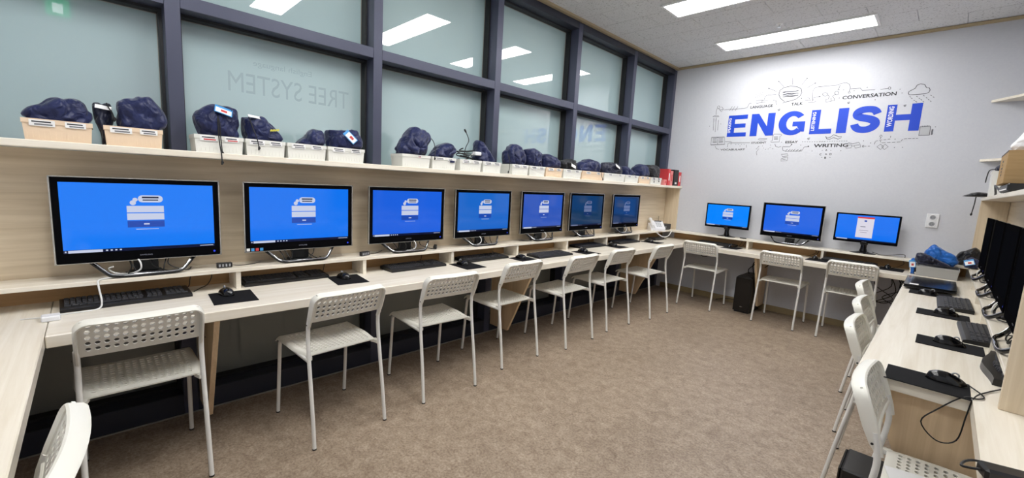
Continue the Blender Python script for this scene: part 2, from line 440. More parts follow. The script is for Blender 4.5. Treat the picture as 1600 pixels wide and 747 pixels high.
def smoothstep(t): t = max(0, min(1, t)); return t*t*(3-2*t)

def back_fn(y, s):      # chair local: +x is to the rear, seat towards -x
    return Vector((-.066+.052*s+.018*(1-(y/.19)**2)*(.4+.6*max(0, s)), y, .625+.145*s))
def make_backrest():
    us = [-.183]+lerp_list(-.166, .166, 13)+[.183]; vs = [.0]+lerp_list(.09, .93, 5)+[.985]
    bm = perforated(us, vs, lambda i, j: 1 <= i <= 13 and 1 <= j <= 5, lambda y, s: back_fn(y*(1-.07*smoothstep((s-.7)/.3)), s), .33, .36)
    bmesh.ops.recalc_face_normals(bm, faces=bm.faces)
    bmesh.ops.solidify(bm, geom=bm.faces[:], thickness=.007)
    me = bpy.data.meshes.new('backrest'); bm.to_mesh(me); bm.free()
    # rolled rim: sides and top, turned to the rear
    rr = .044; path = [(-.191, -.33), (-.192, -.1), (-.192, .25), (-.192, .6)]
    for k in range(1, 7):
        a = R(180-15*k); path.append((-.192+rr+rr*math.cos(a), 1-.3+.3*math.sin(a)))
    for y in (-.12, -.08, -.04, 0): path.append((y, 1.0))
    path = path+[(-y, s) for y, s in reversed(path[:-1])]
    f = MB(); k = len(path); n = 8; vs = []
    prof = [(0, -.007), (.0, .02), (.004, .027), (.009, .027), (.0125, .022), (.012, .0), (.012, -.004), (.004, -.011)]
    for i, (y, s) in enumerate(path):
        a = path[max(i-1, 0)]; b = path[min(i+1, k-1)]
        t = Vector((b[0]-a[0], (b[1]-a[1])*.145)).normalized(); inn = Vector((t.y, -t.x))
        for d, bk in prof:
            p = back_fn(y+inn.x*d, s+inn.y*d/.145); sc_ = 1 if s > 0 else max(.35, 1+s*1.8); vs.append((p.x+bk*sc_, p.y, p.z-bk*.3*sc_))
    fs = [(i*n+j, i*n+(j+1) % n, (i+1)*n+(j+1) % n, (i+1)*n+j) for i in range(k-1) for j in range(n)]
    fs += [tuple(range(n-1, -1, -1)), tuple(range((k-1)*n, k*n))]
    f.add(vs, fs); f.add([tuple(v.co) for v in me.vertices], [tuple(p.vertices) for p in me.polygons])
    # bottom roll
    f.tube([back_fn(y, -.01)+Vector((.001, 0, 0)) for y in lerp_list(-.183, .183, 10)], .0065, 8)
    bpy.data.meshes.remove(me)
    return f.mesh('backrest', 'chair_plastic', 40)
def seat_fn(u, v):      # u -1..1 across, v 0 front .. 1 rear
    x = -.45+.365*v
    y = u*(.203-.018*smoothstep((v-.55)/.45))
    z = .452-.013*(1-u*u)*math.sin(math.pi*min(1, v*1.05))-.016*smoothstep((.09-v)/.09)**2-.004*smoothstep((v-.9)/.1)
    e = max(0, abs(u)-.93)/.07
    return Vector((x, y, z-.016*e*e))
def make_seat():
    us = [-1, -.965, -.93]+lerp_list(-.86, .86, 14)+[.93, .965, 1]; vs = [0, .03, .07]+lerp_list(.12, .93, 13)+[1.0]
    bm = perforated(us, vs, lambda i, j: 3 <= i <= 16 and 3 <= j <= 15, seat_fn, .35, .27)
    bmesh.ops.recalc_face_normals(bm, faces=bm.faces)
    bmesh.ops.solidify(bm, geom=bm.faces[:], thickness=.006)
    me = bpy.data.meshes.new('seat'); bm.to_mesh(me); bm.free()
    f = MB().add([tuple(v.co) for v in me.vertices], [tuple(p.vertices) for p in me.polygons])
    for s in (-1, 1):   # tabs that grip the rear uprights
        f.add([(-.1, s*.16, .446), (-.1, s*.187, .446), (-.06, s*.192, .446), (-.06, s*.172, .446), (-.1, s*.16, .43), (-.1, s*.187, .43), (-.06, s*.192, .43), (-.06, s*.172, .43)],
              [(0,1,2,3), (7,6,5,4), (0,4,5,1), (1,5,6,2), (2,6,7,3), (3,7,4,0)])
    bpy.data.meshes.remove(me)
    return f.mesh('seat', 'chair_plastic', 40)
CH = thing('perforated_chair', 'x', 'chair', group='white perforated chairs')
link('seat', make_seat(), CH); link('backrest', make_backrest(), CH)
for s in (-1, 1):
    pr = smooth_path([(0, s*.191, .004), (-.026, s*.189, .2), (-.06, s*.187, .42), (-.073, s*.186, .53), (-.071, s*.1855, .585), (-.058, s*.1855, .645)], 4)
    lg = MB().tube(pr, .0095, 10).build('leg', 'chair_metal', CH, 60)
    MB().lathe([(.0102, 0), (.0102, .007)], 0, s*.191, 10).build('foot_cap', 'black_rubber', lg)
    pf = [(-.461, s*.191, .004), (-.445, s*.189, .2), (-.43, s*.187, .385), (-.425, s*.187, .412), (-.41, s*.187, .428), (-.385, s*.187, .434), (-.2, s*.187, .43), (-.063, s*.187, .428)]
    lg = MB().tube(pf, .0095, 10).build('leg', 'chair_metal', CH, 60)
    MB().lathe([(.0102, 0), (.0102, .007)], -.461, s*.191, 10).build('foot_cap', 'black_rubber', lg)
    MB().lathe([(.004, 0), (.004, .001)], 0, 0, 8).build('rivet', 'black_rubber', CH, loc=(0, 0, 0)).matrix_local = Matrix.Translation((-.056, s*.1985, .612)) @ Matrix.Rotation(R(90), 4, 'X')
MB().tube([(-.27, -.18, .425), (-.27, .18, .425)], .007, 8).build('seat_rail', 'chair_metal', CH)
PI = math.pi
CHAIRS = [(.646,.817,.018,'left'), (.723,1.595,.065,'left'), (.705,2.236,-.052,'left'), (.640,2.926,.007,'left'), (.688,3.598,.015,'left'), (.664,4.246,-.021,'left'), (.721,4.961,-.014,'left'),
          (.799,5.640,-PI/2+.013,'far'), (1.604,5.675,-PI/2-.007,'far'), (2.184,5.68,-PI/2+.056,'far'),
          (2.60,2.545,PI,'right'), (2.475,3.325,PI,'right'), (2.435,3.90,PI,'right'), (2.37,4.565,PI,'right'), (1.505,.645,PI/2-.05,'near')]
CL = ['white perforated chair at the window desk, largest and nearest the camera'] + ['white perforated chair, %s along the window desk from the camera' % ORD[i] for i in range(1, 6)] + \
     ['white perforated chair at the far end of the window desk, by the telephone',
      'white perforated chair on the left of the far desk, beside the black tower', 'white perforated chair in the middle of the far desk', 'white perforated chair at the right end of the far desk',
      'white perforated chair at the right desk, nearest the camera with paper on its seat', 'white perforated chair at the right desk, second from the camera',
      'white perforated chair at the right desk, third from the camera', 'white perforated chair at the right desk, farthest from the camera', 'white perforated chair cut off in the lower left corner']
for i, ((x, y, a, rowname), lb) in enumerate(zip(CHAIRS, CL)):
    if i == 0: CH.location = (x, y, 0); CH.rotation_euler = (0, 0, a); CH['label'] = lb
    else: dup(CH, (x, y, 0), a, lb)
o = MB().box(-.1, .1, -.07, .07, 0, .0008).build('paper_sheet', 'paper', loc=(2.80, 2.53, .4535)); o.rotation_euler = (0, 0, .25)
tag(o, 'loose white sheet lying on the seat of the nearest right chair', 'paper')

# ================================================================ MONITORS
SCREENS = [(14,124,250), (16,118,244), (28,98,226), (26,104,204), (44,86,186), (16,54,92), (22,52,96)]
for i, c in enumerate(SCREENS): screen_mat('screen_%d' % i, c, .95)
screen_mat('screen_far_0', (0,132,255)); screen_mat('screen_far_1', (26,98,224)); screen_mat('screen_far_2', (0,112,240))
screen_mat('ui_white', (206,214,238), .9); screen_mat('ui_button', (24,74,180), .9); screen_mat('ui_dark', (10,20,60), .8); screen_mat('ui_red', (226,60,50), .9)
screen_mat('ui_dim', (112,124,160), .8); screen_mat('ui_dim_button', (20,52,110), .8); screen_mat('ui_doc', (226,222,236), .9)
def rrect(x0, y0, x1, y1, r, n=4):
    out = []
    for cx, cy, a0 in ((x1-r, y1-r, 0), (x0+r, y1-r, 90), (x0+r, y0+r, 180), (x1-r, y0+r, 270)):
        for k in range(n+1): a = R(a0+90*k/n); out.append((cx+r*math.cos(a), cy+r*math.sin(a)))
    return out
def flat(polys, fn):
    f = MB()
    for p in polys:
        f.add([fn(*q) for q in p], [tuple(range(len(p)))])
    return f
def rect(a, b, c, d): return [(a, b), (c, b), (c, d), (a, d)]
def ui_login(scr, x, w, hgt, zc, dim=False):
    """login page; u along +y (seen left to right), v up, about screen centre zc; scaled to screen size"""
    k = w/.53
    fn = lambda u, v: Vector((x, u*k, zc+v*k))
    e = .0003
    f2 = lambda u, v: Vector((x+e, u*k, zc+v*k))
    flat([rect(-.058, .022, .072, .052)], fn).build('input_field', 'ui_dim' if dim else 'ui_white', scr)
    flat([rect(-.058, -.012, .072, .018)], fn).build('input_field', 'ui_dim' if dim else 'ui_white', scr)
    flat([rect(-.058, -.046, .072, -.016)], fn).build('login_button', 'ui_dim_button' if dim else 'ui_button', scr)
    flat([rrect(-.018, .068, .07, .1, .015)], fn).build('speech_bubble', 'ui_dim' if dim else 'ui_white', scr)
    stuff(flat([rect(-.004, .087, .055, .094), rect(-.002, .076, .053, .081)], f2).build('bubble_text', 'ui_dark', scr))
    stuff(flat([[(-.036+.011*math.cos(R(a)), .066+.011*math.sin(R(a))) for a in range(0, 360, 30)], [(-.028+.009*math.cos(R(a)), .08+.009*math.sin(R(a))) for a in range(0, 360, 30)]], fn).build('page_icon', 'ui_dim' if dim else 'ui_white', scr))
    flat([rect(-.002, -.034, .018, -.028)], f2).build('button_text', 'ui_dim' if dim else 'ui_white', scr)
    flat([rect(-.03, -.056, .05, -.0535)], fn).build('footer_text', 'ui_dim' if dim else 'ui_white', scr)
    b = hgt/2/k
    flat([rect(-w/2/k, -b, w/2/k, -b+.014)], fn).build('taskbar', 'ui_dark', scr)
    flat([rect(-w/2/k+.014, -b+.001, -w/2/k+.12, -b+.0125)], f2).build('search_field', 'ui_dim' if dim else 'ui_white', scr)
    stuff(flat([rect(-w/2/k+.004, -b+.004, -w/2/k+.009, -b+.010)]+[rect(-w/2/k+.13+i*.015, -b+.004, -w/2/k+.137+i*.015, -b+.010) for i in range(4)]+[rect(w/2/k-.06, -b+.005, -.006+w/2/k, -b+.008)], f2).build('taskbar_icons', 'ui_dim' if dim else 'ui_white', scr))
def wide_monitor(label, loc, rz, mat, ui=True, seed=0, off=False):
    rnd = random.Random(seed)
    t = thing('wide_monitor', label, 'monitor', loc, rz, 'computer monitors')
    x1 = .05; hw = .288; z0, z1 = .073, .443; sw = .264; s0, s1 = .118, .420
    f = MB().box(x1-.022, x1-.001, -hw, hw, z0, z1, .004); f.box(x1-.05, x1-.022, -.2, .2, z0+.05, z1-.05, .008)
    f.build('back_shell', 'black_plastic', t)
    f = MB()
    f.box(x1-.001, x1+.001, -hw+.003, -sw, z0+.003, z1-.003).box(x1-.001, x1+.001, sw, hw-.003, z0+.003, z1-.003)
    f.box(x1-.001, x1+.001, -sw, sw, z0+.003, s0).box(x1-.001, x1+.001, -sw, sw, s1, z1-.003)
    bz = f.build('bezel', 'bezel_black', t)
    q = .004; f = MB()
    f.box(x1-.004, x1+.002, -hw-q, hw+q, z1-.002, z1+.002).box(x1-.004, x1+.002, -hw-q, hw+q, z0-.002, z0+.001)
    f.box(x1-.004, x1+.002, -hw-q, -hw+.001, z0, z1).box(x1-.004, x1+.002, hw-.001, hw+q, z0, z1)
    f.build('rim', 'silver_rim' if ui else 'bezel_black', t)
    sc = MB().box(x1-.001, x1+.0002, -sw, sw, s0, s1).build('screen', mat, t)
    if ui: ui_login(sc, x1+.0006, 2*sw, s1-s0, (s0+s1)/2, mat in ('screen_5', 'screen_6'))
    text_flat('SAMSUNG', 'brand_lettering', 'logo_grey', bz, (-.022, z0+.019, .022, z0+.025), lambda u, v: Vector((x1+.0013, u, v)))
    flat([[(.262+.005*math.cos(R(a)), z0+.02+.005*math.sin(R(a))) for a in range(0, 360, 45)]], lambda u, v: Vector((x1+.0013, u, v))).build('power_light', 'blue_led', bz)
    # hoop stand
    pth = [(.0, -.205, .088), (.03, -.17, .055), (.062, -.135, .02), (.076, -.115, .011), (.082, -.08, .0082), (.083, 0, .0082), (.082, .08, .0082), (.076, .115, .011), (.062, .135, .02), (.03, .17, .055), (.0, .205, .088)]
    MB().tube(smooth_path(pth, 3), .0078, 8).build('stand_hoop', 'black_gloss', t, 60)
    MB().tube(smooth_path([(p[0]+.002, p[1]*.985, p[2]+.0062) for p in pth], 3), .0042, 6).build('stand_trim', 'chrome', t, 60)
    MB().box(-.045, .03, -.06, .06, .0, .012, .003).box(-.01, .012, -.045, .045, .012, .12, .003).build('stand_neck', 'black_plastic', t)
    for k in range(5):
        a = rnd.uniform(-.14, .14); b = a+rnd.uniform(-.12, .12)
        cable('cable', [(.01, a, .09), (.035+rnd.uniform(0, .02), a*.8, .045), (.05, (a+b)/2, .012), (.03, b, .006), (-.03, b*1.1, .004)], .0025, 'cable_black', t)
    if seed % 2 == 0 or seed == 3:
        a = rnd.uniform(-.06, .04)
        cable('cable', [(.04, a, .085), (.06, a+.012, .06), (.062, a+.01, .03), (.05, a-.02, .012), (.0, a-.05, .006)], .0035, 'cable_white', t)
    return t
MY = [.868, 1.555, 2.244, 2.925, 3.632, 4.312, 5.072]
for i, y in enumerate(MY):
    nm = 'largest in view, beside the near corner' if i == 0 else ('%s along the window desk' % ORD[i] if i < 6 else 'last before the telephone')
    tt = wide_monitor('wide black monitor with a %s login screen, %s' % ('blue' if i < 5 else 'dark blue', nm), (.105, y, RZ1), 0, 'screen_%d' % i, seed=i)
    if i == 1:
        sc = [c for c in tt.children if c.name.startswith('bezel')][0]
        for k, (c, u) in enumerate((('paper', -.283), ('tag_blue', -.262), ('book_red', -.241), ('tag_blue', -.22))):
            flat([rect(u, .078, u+.015, .093)], lambda a, b: Vector((.0515, a, b))).build('sticker', c, sc)
wide_monitor('wide black monitor with a blue login screen under the letters G L I', (1.552, L-.105, RZ1), -PI/2, 'screen_far_1', seed=9)
RM = [(5.25, 'next to the blue bags'), (4.47, 'second from the lettered wall'), (3.8, 'third from the lettered wall'), (3.13, 'beside the wooden partition')]
for i, (y, nm) in enumerate(RM):
    wide_monitor('wide black edge-on monitor on the right desk, %s' % nm, (3.0, y, RZ1), PI, 'off_screen', ui=False, seed=20+i)
def small_monitor(label, loc, rz, mat, doc=False):
    t = thing('small_monitor', label, 'monitor', loc, rz, 'computer monitors')
    x1 = .05; hw = .25; z0, z1 = .105, .393; sw = .235; s0, s1 = .128, .378
    MB().box(x1-.03, x1-.001, -hw, hw, z0, z1, .004).build('back_shell', 'black_plastic', t)
    f = MB()
    f.box(x1-.001, x1+.002, -hw+.002, -sw, z0+.002, z1-.002).box(x1-.001, x1+.002, sw, hw-.002, z0+.002, z1-.002)
    f.box(x1-.001, x1+.002, -sw, sw, z0+.002, s0).box(x1-.001, x1+.002, -sw, sw, s1, z1-.002)
    bz = f.build('bezel', 'bezel_black', t)
    sc = MB().box(x1-.001, x1+.0002, -sw, sw, s0, s1).build('screen', mat, t)
    if doc:
        fn = lambda u, v: Vector((x1+.0006, u, v)); f2 = lambda u, v: Vector((x1+.0009, u, v))
        flat([rect(-.075, s0+.03, .055, s1-.02)], fn).build('document_page', 'ui_doc', sc)
        flat([rect(-.075, s1-.03, .055, s1-.015)], f2).build('page_header', 'ui_red', sc)
        stuff(flat([rect(-.02, s1-.062, .0, s1-.046)], f2).build('page_icon', 'ui_button', sc))
        stuff(flat([rect(-.045, s1-.115, -.005, s1-.109), rect(-.05, s1-.15, .02, s1-.147), rect(-.04, s1-.17, .01, s1-.167)], f2).build('page_text', 'ui_dark', sc))
        flat([rect(-sw, s0, sw, s0+.011)], fn).build('taskbar', 'ui_dark', sc)
        flat([rect(-sw+.012, s0+.001, -sw+.1, s0+.01)], f2).build('search_field', 'ui_white', sc)
    else: ui_login(sc, x1+.0006, 2*sw, s1-s0, (s0+s1)/2)
    text_flat('SAMSUNG', 'brand_lettering', 'logo_grey', bz, (-.02, z0+.008, .02, z0+.014), lambda u, v: Vector((x1+.0023, u, v)))
    MB().lathe([(.10, 0), (.10, .004), (.06, .011), (.03, .02), (.024, .05), (.022, .1)], 0, 0, 24, .75, 1.05).build('stand_base', 'black_gloss', t, 40)
    MB().box(-.012, .02, -.03, .03, .085, .2, .004).build('stand_neck', 'black_plastic', t)
    MB().box(.069, .0705, -.012, .012, .003, .006).build('sticker', 'paper', t)
    return t
small_monitor('small black monitor with bright blue login screen at the left of the far desk', (.885, L-.105, RZ1), -PI/2, 'screen_far_0')
small_monitor('small black monitor showing a white page with a red header', (2.19, L-.105, RZ1), -PI/2, 'screen_far_2', True)

# ================================================================ KEYBOARDS, MICE, PADS
def make_keyboard(name, wave=False):
    t = thing(name, 'x', 'keyboard', group='keyboards')
    hw, hd = .22, .078
    f = MB()
    if wave:
        us = lerp_list(-1, 1, 12); prof = [(-.085, .0), (-.085, .012), (-.05, .02), (.078, .026), (.08, .0)]
        vs = []
        for u in us:
            off = .014*math.cos(u*3.0)
            for d, z in prof: vs.append((d+off, u*hw, z))
        fs = [(i*5+j, i*5+(j+1) % 5, (i+1)*5+(j+1) % 5, (i+1)*5+j) for i in range(12) for j in range(5)]
        f.add(vs, fs+[(0,1,2,3,4), tuple(range(12*5+4, 12*5-1, -1))])
        f.build('case', 'black_plastic', t, 40)
    else:
        f.prism([(-hd, 0), (hd, 0), (hd, .012), (hd-.012, .017), (-hd+.006, .024), (-hd, .02)], -hw, hw, 'y')
        f.build('case', 'black_plastic', t)
    k = MB(); pr = MB()
    rows = [-.062, -.036, -.017, .002, .021, .040]
    for r_, x in enumerate(rows):
        top = .0245-(x+.078)/.156*.008 if not wave else .0275
        nk = 22 if r_ < 5 else 0
        def key(y0, y1):
            off = .014*math.cos((y0+y1)/2/hw*3.0) if wave else 0
            a, b = x-.0082+off, x+.0082+off
            k.add([(a,y0,top-.004),(b,y0,top-.004),(b,y1,top-.004),(a,y1,top-.004),(a+.002,y0+.002,top+.004),(b-.002,y0+.002,top+.004),(b-.002,y1-.002,top+.004),(a+.002,y1-.002,top+.004)],
                  [(4,5,6,7),(0,1,5,4),(1,2,6,5),(2,3,7,6),(3,0,4,7)])
            pr.add([(a+.005,y0+.005,top+.0043),(a+.009,y0+.005,top+.0043),(a+.009,y0+.009,top+.0043),(a+.005,y0+.009,top+.0043)], [(0,1,2,3)])
        if r_ == 5:
            for a, b in ((-.208,-.186),(-.185,-.163),(-.162,-.14),(-.139,-.03),(-.029,-.007),(-.006,.016),(.017,.042),(.055,.073),(.074,.092),(.093,.111),(.125,.163),(.164,.182),(.184,.208)): key(a, b)
        else:
            y = -.208
            for i in range(22):
                if i in (14, 17): y += .0125
                if y+.0178 < .212: key(y, y+.0172)
                y += .0182
    stuff(k.build('keys', 'key_black', t)); stuff(pr.build('key_legends', 'key_print', t))
    return t
KB = make_keyboard('keyboard'); KBW = make_keyboard('wave_keyboard', True)
KBS = [(.165, .80, .04, 'lying half under the riser below the largest monitor'), (.10, 1.475, 0, 'in the riser slot below the second window-desk monitor'),
       (.165, 2.29, .03, 'below the third window-desk monitor'), (.15, 2.93, .0, 'below the fourth window-desk monitor'), (.315, 3.58, -.03, 'pulled out onto the desk below the fifth window-desk monitor'),
       (.14, 4.40, 0, 'below the sixth window-desk monitor'), (.14, 5.12, 0, 'in the slot below the last window-desk monitor')]
first = True
def place_kb(loc, rz, lb):
    global first
    if first: KB.location = loc; KB.rotation_euler = (0, 0, rz); KB['label'] = lb; first = False
    else: dup(KB, loc, rz, lb)
for x, y, a, nm in KBS: place_kb((x, y, ZD+.0005), a, 'black computer keyboard '+nm)
for x, y, nm in ((.80, 6.16, 'in the riser slot below the small left far monitor'), (2.10, 6.15, 'in the riser slot below the monitor with the white page')):
    place_kb((x, y, ZD+.0005), -PI/2, 'black computer keyboard '+nm)
place_kb((2.835, 4.60, ZD+.0005), PI+.02, 'black computer keyboard on the right desk in front of the folded laptop')
place_kb((2.925, 3.80, ZD+.0005), PI+.03, 'black computer keyboard on the right desk, middle of the three')
KBW.location = (2.99, 3.2, ZD+.0005); KBW.rotation_euler = (0, 0, PI-.03); KBW['label'] = 'black wavy-edged keyboard on the right desk nearest the partition'

def make_mouse():
    t = thing('computer_mouse', 'x', 'mouse', group='computer mice')
    n, k = 14, 12; vs = []; fs = []
    for i in range(n+1):
        u = i/n; x = -.055+.11*u; wd = .031*math.sqrt(max(.0, 1-abs(2*u-1)**2.6))*(1-.12*math.sin(PI*u)) + .0004
        hh = .037*math.sin(PI*(.06+.9*u)**.8)**.7 if 0 < u < 1 else .002
        for j in range(k+1):
            a = PI*j/k; vs.append((x, -wd*math.cos(a), max(.0, hh*math.sin(a)**.8)))
    for i in range(n):
        for j in range(k): fs.append((i*(k+1)+j, i*(k+1)+j+1, (i+1)*(k+1)+j+1, (i+1)*(k+1)+j))
    for i in range(n): fs.append((i*(k+1), (i+1)*(k+1), (i+1)*(k+1)+k, i*(k+1)+k))
    f = MB().add(vs, fs); f.build('shell', 'black_gloss', t, 60)
    MB().tube([(.02+.009*math.cos(a), 0, .0305+.009*math.sin(a)) for a in [k*PI/6 for k in range(12)]], .003, 6, closed=True).build('scroll_wheel', 'grey_plastic', t, 60)
    return t
MS = make_mouse()
PAD = thing('mouse_pad', 'x', 'mouse pad', group='mouse pads')
MB().box(-.11, .11, -.09, .09, 0, .003, .001).build('cloth_mat', 'pad_cloth', PAD)
mf = pf_ = True
def place_pm(pl, prz, ml, mrz, where, pad=True):
    global mf, pf_
    if pad:
        if pf_: PAD.location = pl; PAD.rotation_euler = (0, 0, prz); PAD['label'] = 'black mouse pad '+where; pf_ = False
        else: dup(PAD, pl, prz, 'black mouse pad '+where)
    ml = (ml[0], ml[1], pl[2]+(.0032 if pad else .0005))
    if mf: MS.location = ml; MS.rotation_euler = (0, 0, mrz); MS['label'] = 'black computer mouse '+where; mf = False
    else: dup(MS, ml, mrz, 'black computer mouse '+where)
Z = ZD+.0003
for i, (x, y, a, mx, my) in enumerate([(.345, 1.168, -.06, .285, 1.15), (.28, 1.765, -.1, .24, 1.755), (.31, 2.65, .0, .27, 2.63), (.34, 3.235, 0, .30, 3.22), (.38, 4.03, .05, .34, 4.03), (.28, 4.70, 0, .25, 4.69), (.30, 5.48, 0, .27, 5.46)]):
    place_pm((x, y, Z), a, (mx, my), PI+.15, ('right of the largest monitor\'s keyboard' if i == 0 else '%s along the window desk' % (ORD[i] if i < 6 else 'last')))
place_pm((1.02, 6.03, Z), -PI/2, (1.0, 6.04), PI/2, 'at the left of the far desk')
place_pm((1.45, 6.0, Z), -PI/2, (1.42, 6.03), PI/2+.2, 'beside the middle far chair', pad=False)
place_pm((1.86, 6.02, Z), -PI/2, (1.83, 6.07), PI/2, 'in the middle of the far desk')
place_pm((2.43, 6.08, Z), -PI/2, (2.40, 6.11), PI/2, 'at the right end of the far desk')
place_pm((2.75, 2.815, Z), PI, (2.80, 2.86), 0, 'at the near end of the right desk')
place_pm((2.81, 3.46, Z), PI, (2.81, 3.47), 0, 'on the right desk, second from the camera')
place_pm((2.785, 4.19, Z), PI, (2.80, 4.21), 0, 'on the right desk, third from the camera')
place_pm((2.72, 4.92, Z), PI, (2.71, 4.88), 0, 'on the right desk in front of the folded laptop')

# ================================================================ SHELF: BOXES AND BAGS
SZ = 1.3995
def shelf_box(y0, y1, mat, label, x0=.03, x1=.185, h=.083, z=SZ, labels=(), stripe=True, name='storage_box'):
    t = thing(name, label, 'box', ((x0+x1)/2, (y0+y1)/2, z), 0, 'storage boxes on the shelves')
    a, b = (x1-x0)/2, (y1-y0)/2; tp = .006; w = .003
    def ring(s, zz): return [(-a+s, -b+s, zz), (a-s, -b+s, zz), (a-s, b-s, zz), (-a+s, b-s, zz)]
    lv = [ring(tp, 0), ring(tp*.3, h-.018), ring(0-.001, h-.018), ring(-.001, h), ring(w, h), ring(w+tp*.3, h-.02), ring(tp+w, .004)]
    vs = [p for r_ in lv for p in r_]; fs = [(3,2,1,0)]
    for i in range(len(lv)-1):
        for j in range(4): fs.append((i*4+j, i*4+(j+1) % 4, (i+1)*4+(j+1) % 4, (i+1)*4+j))
    k = (len(lv)-1)*4; fs.append((k, k+1, k+2, k+3))
    MB().add(vs, fs).build('body', mat, t)
    if stripe:
        f = MB(); n = max(4, int((y1-y0)/.016))
        for i in range(n):
            y = -b+.012+(2*b-.024)*i/(n-1); f.box(a-.0055, a-.0035, y-.0016, y+.0016, .008, h-.02)
        stuff(f.build('ribbing', mat, t))
    for (u, wd, hh, red) in labels:
        yy = -b+u*2*b
        lb = MB().box(a+.0012, a+.0018, yy-wd/2, yy+wd/2, h-.004-hh, h-.004).build('name_label', 'paper', t)
        f = MB()
        f.box(a+.0019, a+.0021, yy-wd*.4, yy+wd*.35, h-.004-hh*.42, h-.004-hh*.2).build('label_writing', 'ink', lb)
        MB().box(a+.0019, a+.0021, yy-wd*.3, yy+wd*.4, h-.004-hh*.85, h-.004-hh*.6).build('label_print', 'ink_red' if red else 'key_print', lb)
    return t
Lb = lambda red=0: ((.28, .07, .024, red), (.75, .06, .022, red))
BX = [(.521,.722,'box_beige','beige ribbed storage box at the camera end of the window shelf', Lb()), (.752,.950,'box_beige','beige ribbed storage box beside the first window post', Lb()),
 (1.062,1.268,'box_white','white storage box with two red-printed labels under the largest tagged bag', Lb(1)), (1.274,1.463,'box_white','white storage box under the bag with yellow lettering', Lb()),
 (1.470,1.680,'box_white','white storage box with the low navy bag and empty left half', Lb()), (1.686,1.910,'box_white','white storage box left of the second window post', Lb()),
 (2.165,2.386,'box_white','white storage box right of the second window post, under the tallest bag', ((.6,.03,.014,1),)), (2.398,2.605,'box_white','white storage box with dark blue sticker under a round navy bag', ((.3,.08,.016,0),(.75,.045,.018,0))),
 (2.640,2.848,'box_white','white storage box full of black cables', Lb()), (2.862,3.055,'box_white','white storage box in front of the third window post', Lb()),
 (3.176,3.374,'box_white','white storage box under the left of two tall navy bags', Lb()), (3.384,3.590,'box_white','white storage box under the right of two tall navy bags', Lb()),
 (3.600,3.835,'box_beige','beige storage box left of the fourth window post', Lb()), (3.845,4.125,'box_white','white storage box holding a black knitted bundle', Lb()),
 (4.135,4.510,'box_beige','beige storage box right of the fourth window post', Lb()), (4.520,4.930,'box_white','wide white storage box with a striped black bag', Lb()),
 (4.940,5.230,'box_white','white storage box at the fifth window post', Lb()), (5.245,5.510,'box_beige','beige storage box near the far end of the window shelf', Lb()), (5.520,5.80,'box_white','last white storage box beside the red books', Lb())]
for y0, y1, mt, lb, lbs in BX: shelf_box(y0+.002, y1-.002, mt, lb, labels=lbs)
flat([rect(2.548, 1.45, 2.59, 1.464)], lambda u, v: Vector((.1876, u, v))).build('sticker', 'navy', [o for o in C.objects if o.get('label', '').startswith('white storage box with dark blue')][0]).matrix_local = Matrix.Translation((-.1075, -2.5015, -SZ))

def make_bag(label, prof, mat, xc=.105, dep=.085, seed=0, amp=.012, zb=1.415, bw=.85, name='drawstring_bag', cat='bag', group='drawstring bags', xlean=0, rot=False):
    """soft bag: outline prof (y,z) in the middle, bulging front and back, resting on zb; wrinkled"""
    pts = list(prof); ya, yb = pts[0][0], pts[-1][0]
    m_ = (ya+yb)/2; hw = (yb-ya)/2*bw
    ring = pts+[(m_+hw, (pts[-1][1]+zb)/2), (m_+hw*.9, zb), (m_, zb), (m_-hw*.9, zb), (m_-hw, (pts[0][1]+zb)/2)]
    P = [Vector((p[0], p[1], 0)) for p in ring]
    P = smooth_path(P, 6, closed=True)
    zt = max(p.y for p in P); yc = sum(p.x for p in P)/len(P); zc = zb+(zt-zb)*.45
    n = len(P); K = 26; vs = []; fs = []
    bx = [] if rot else [b_ for b_ in BX if b_[0] < yc < b_[1] and xc < 1] if zb > 1.4 and zb < 1.42 and bw > .5 else []
    rid = lambda q: (1-min(1, abs(noise.noise(q))*2.2))**2
    for j in range(1, K):
        ph = PI*j/K; sn = math.sin(ph)**.62; cs = math.cos(ph)
        for i, p in enumerate(P):
            y = yc+(p.x-yc)*sn; z = zc+(p.y-zc)*sn
            x = xc+dep*math.copysign(abs(cs)**.85, cs)
            if z > zb+.02:
                q = Vector((x*5+seed*3.7, y*8, z*5+seed)); q += .5*noise.noise_vector(q*.8)
                d = 1.0*noise.noise(q*.9)-1.1*rid(q*1.3)-.7*rid(q*2.9+Vector((7, 3, 1)))+.4
                dv = Vector((x-xc, y-yc, z-zc)); dv.normalize()
                x += dv.x*d*amp*1.7; y += dv.y*d*amp*.7; z += dv.z*d*amp*.7
            x += xlean*max(0, z-zb)
            if bx:
                k_ = smoothstep((1.497-z)/.012)
                x = x+(min(max(x, .03+.012), .185-.0135)-x)*k_; y = y+(min(max(y, bx[0][0]+.013), bx[0][1]-.013)-y)*k_
            vs.append((x, y, max(z, zb)))
    for j in range(K-2):
        for i in range(n): fs.append((j*n+i, j*n+(i+1) % n, (j+1)*n+(i+1) % n, (j+1)*n+i))
    a = len(vs); vs.append((xc+dep*1.0, yc, zc)); b = len(vs); vs.append((xc-dep, yc, zc))
    for i in range(n): fs.append((a, (i+1) % n, i)); fs.append((b, (K-2)*n+i, (K-2)*n+(i+1) % n))
    t = thing(name, label, cat, (yc, xc, zb) if rot else (xc, yc, zb), -PI/2 if rot else 0, group)
    f = MB().add([(v[0]-xc, v[1]-yc, v[2]-zb) for v in vs], fs)
    f.build('fabric', mat, t, 70)
    return t
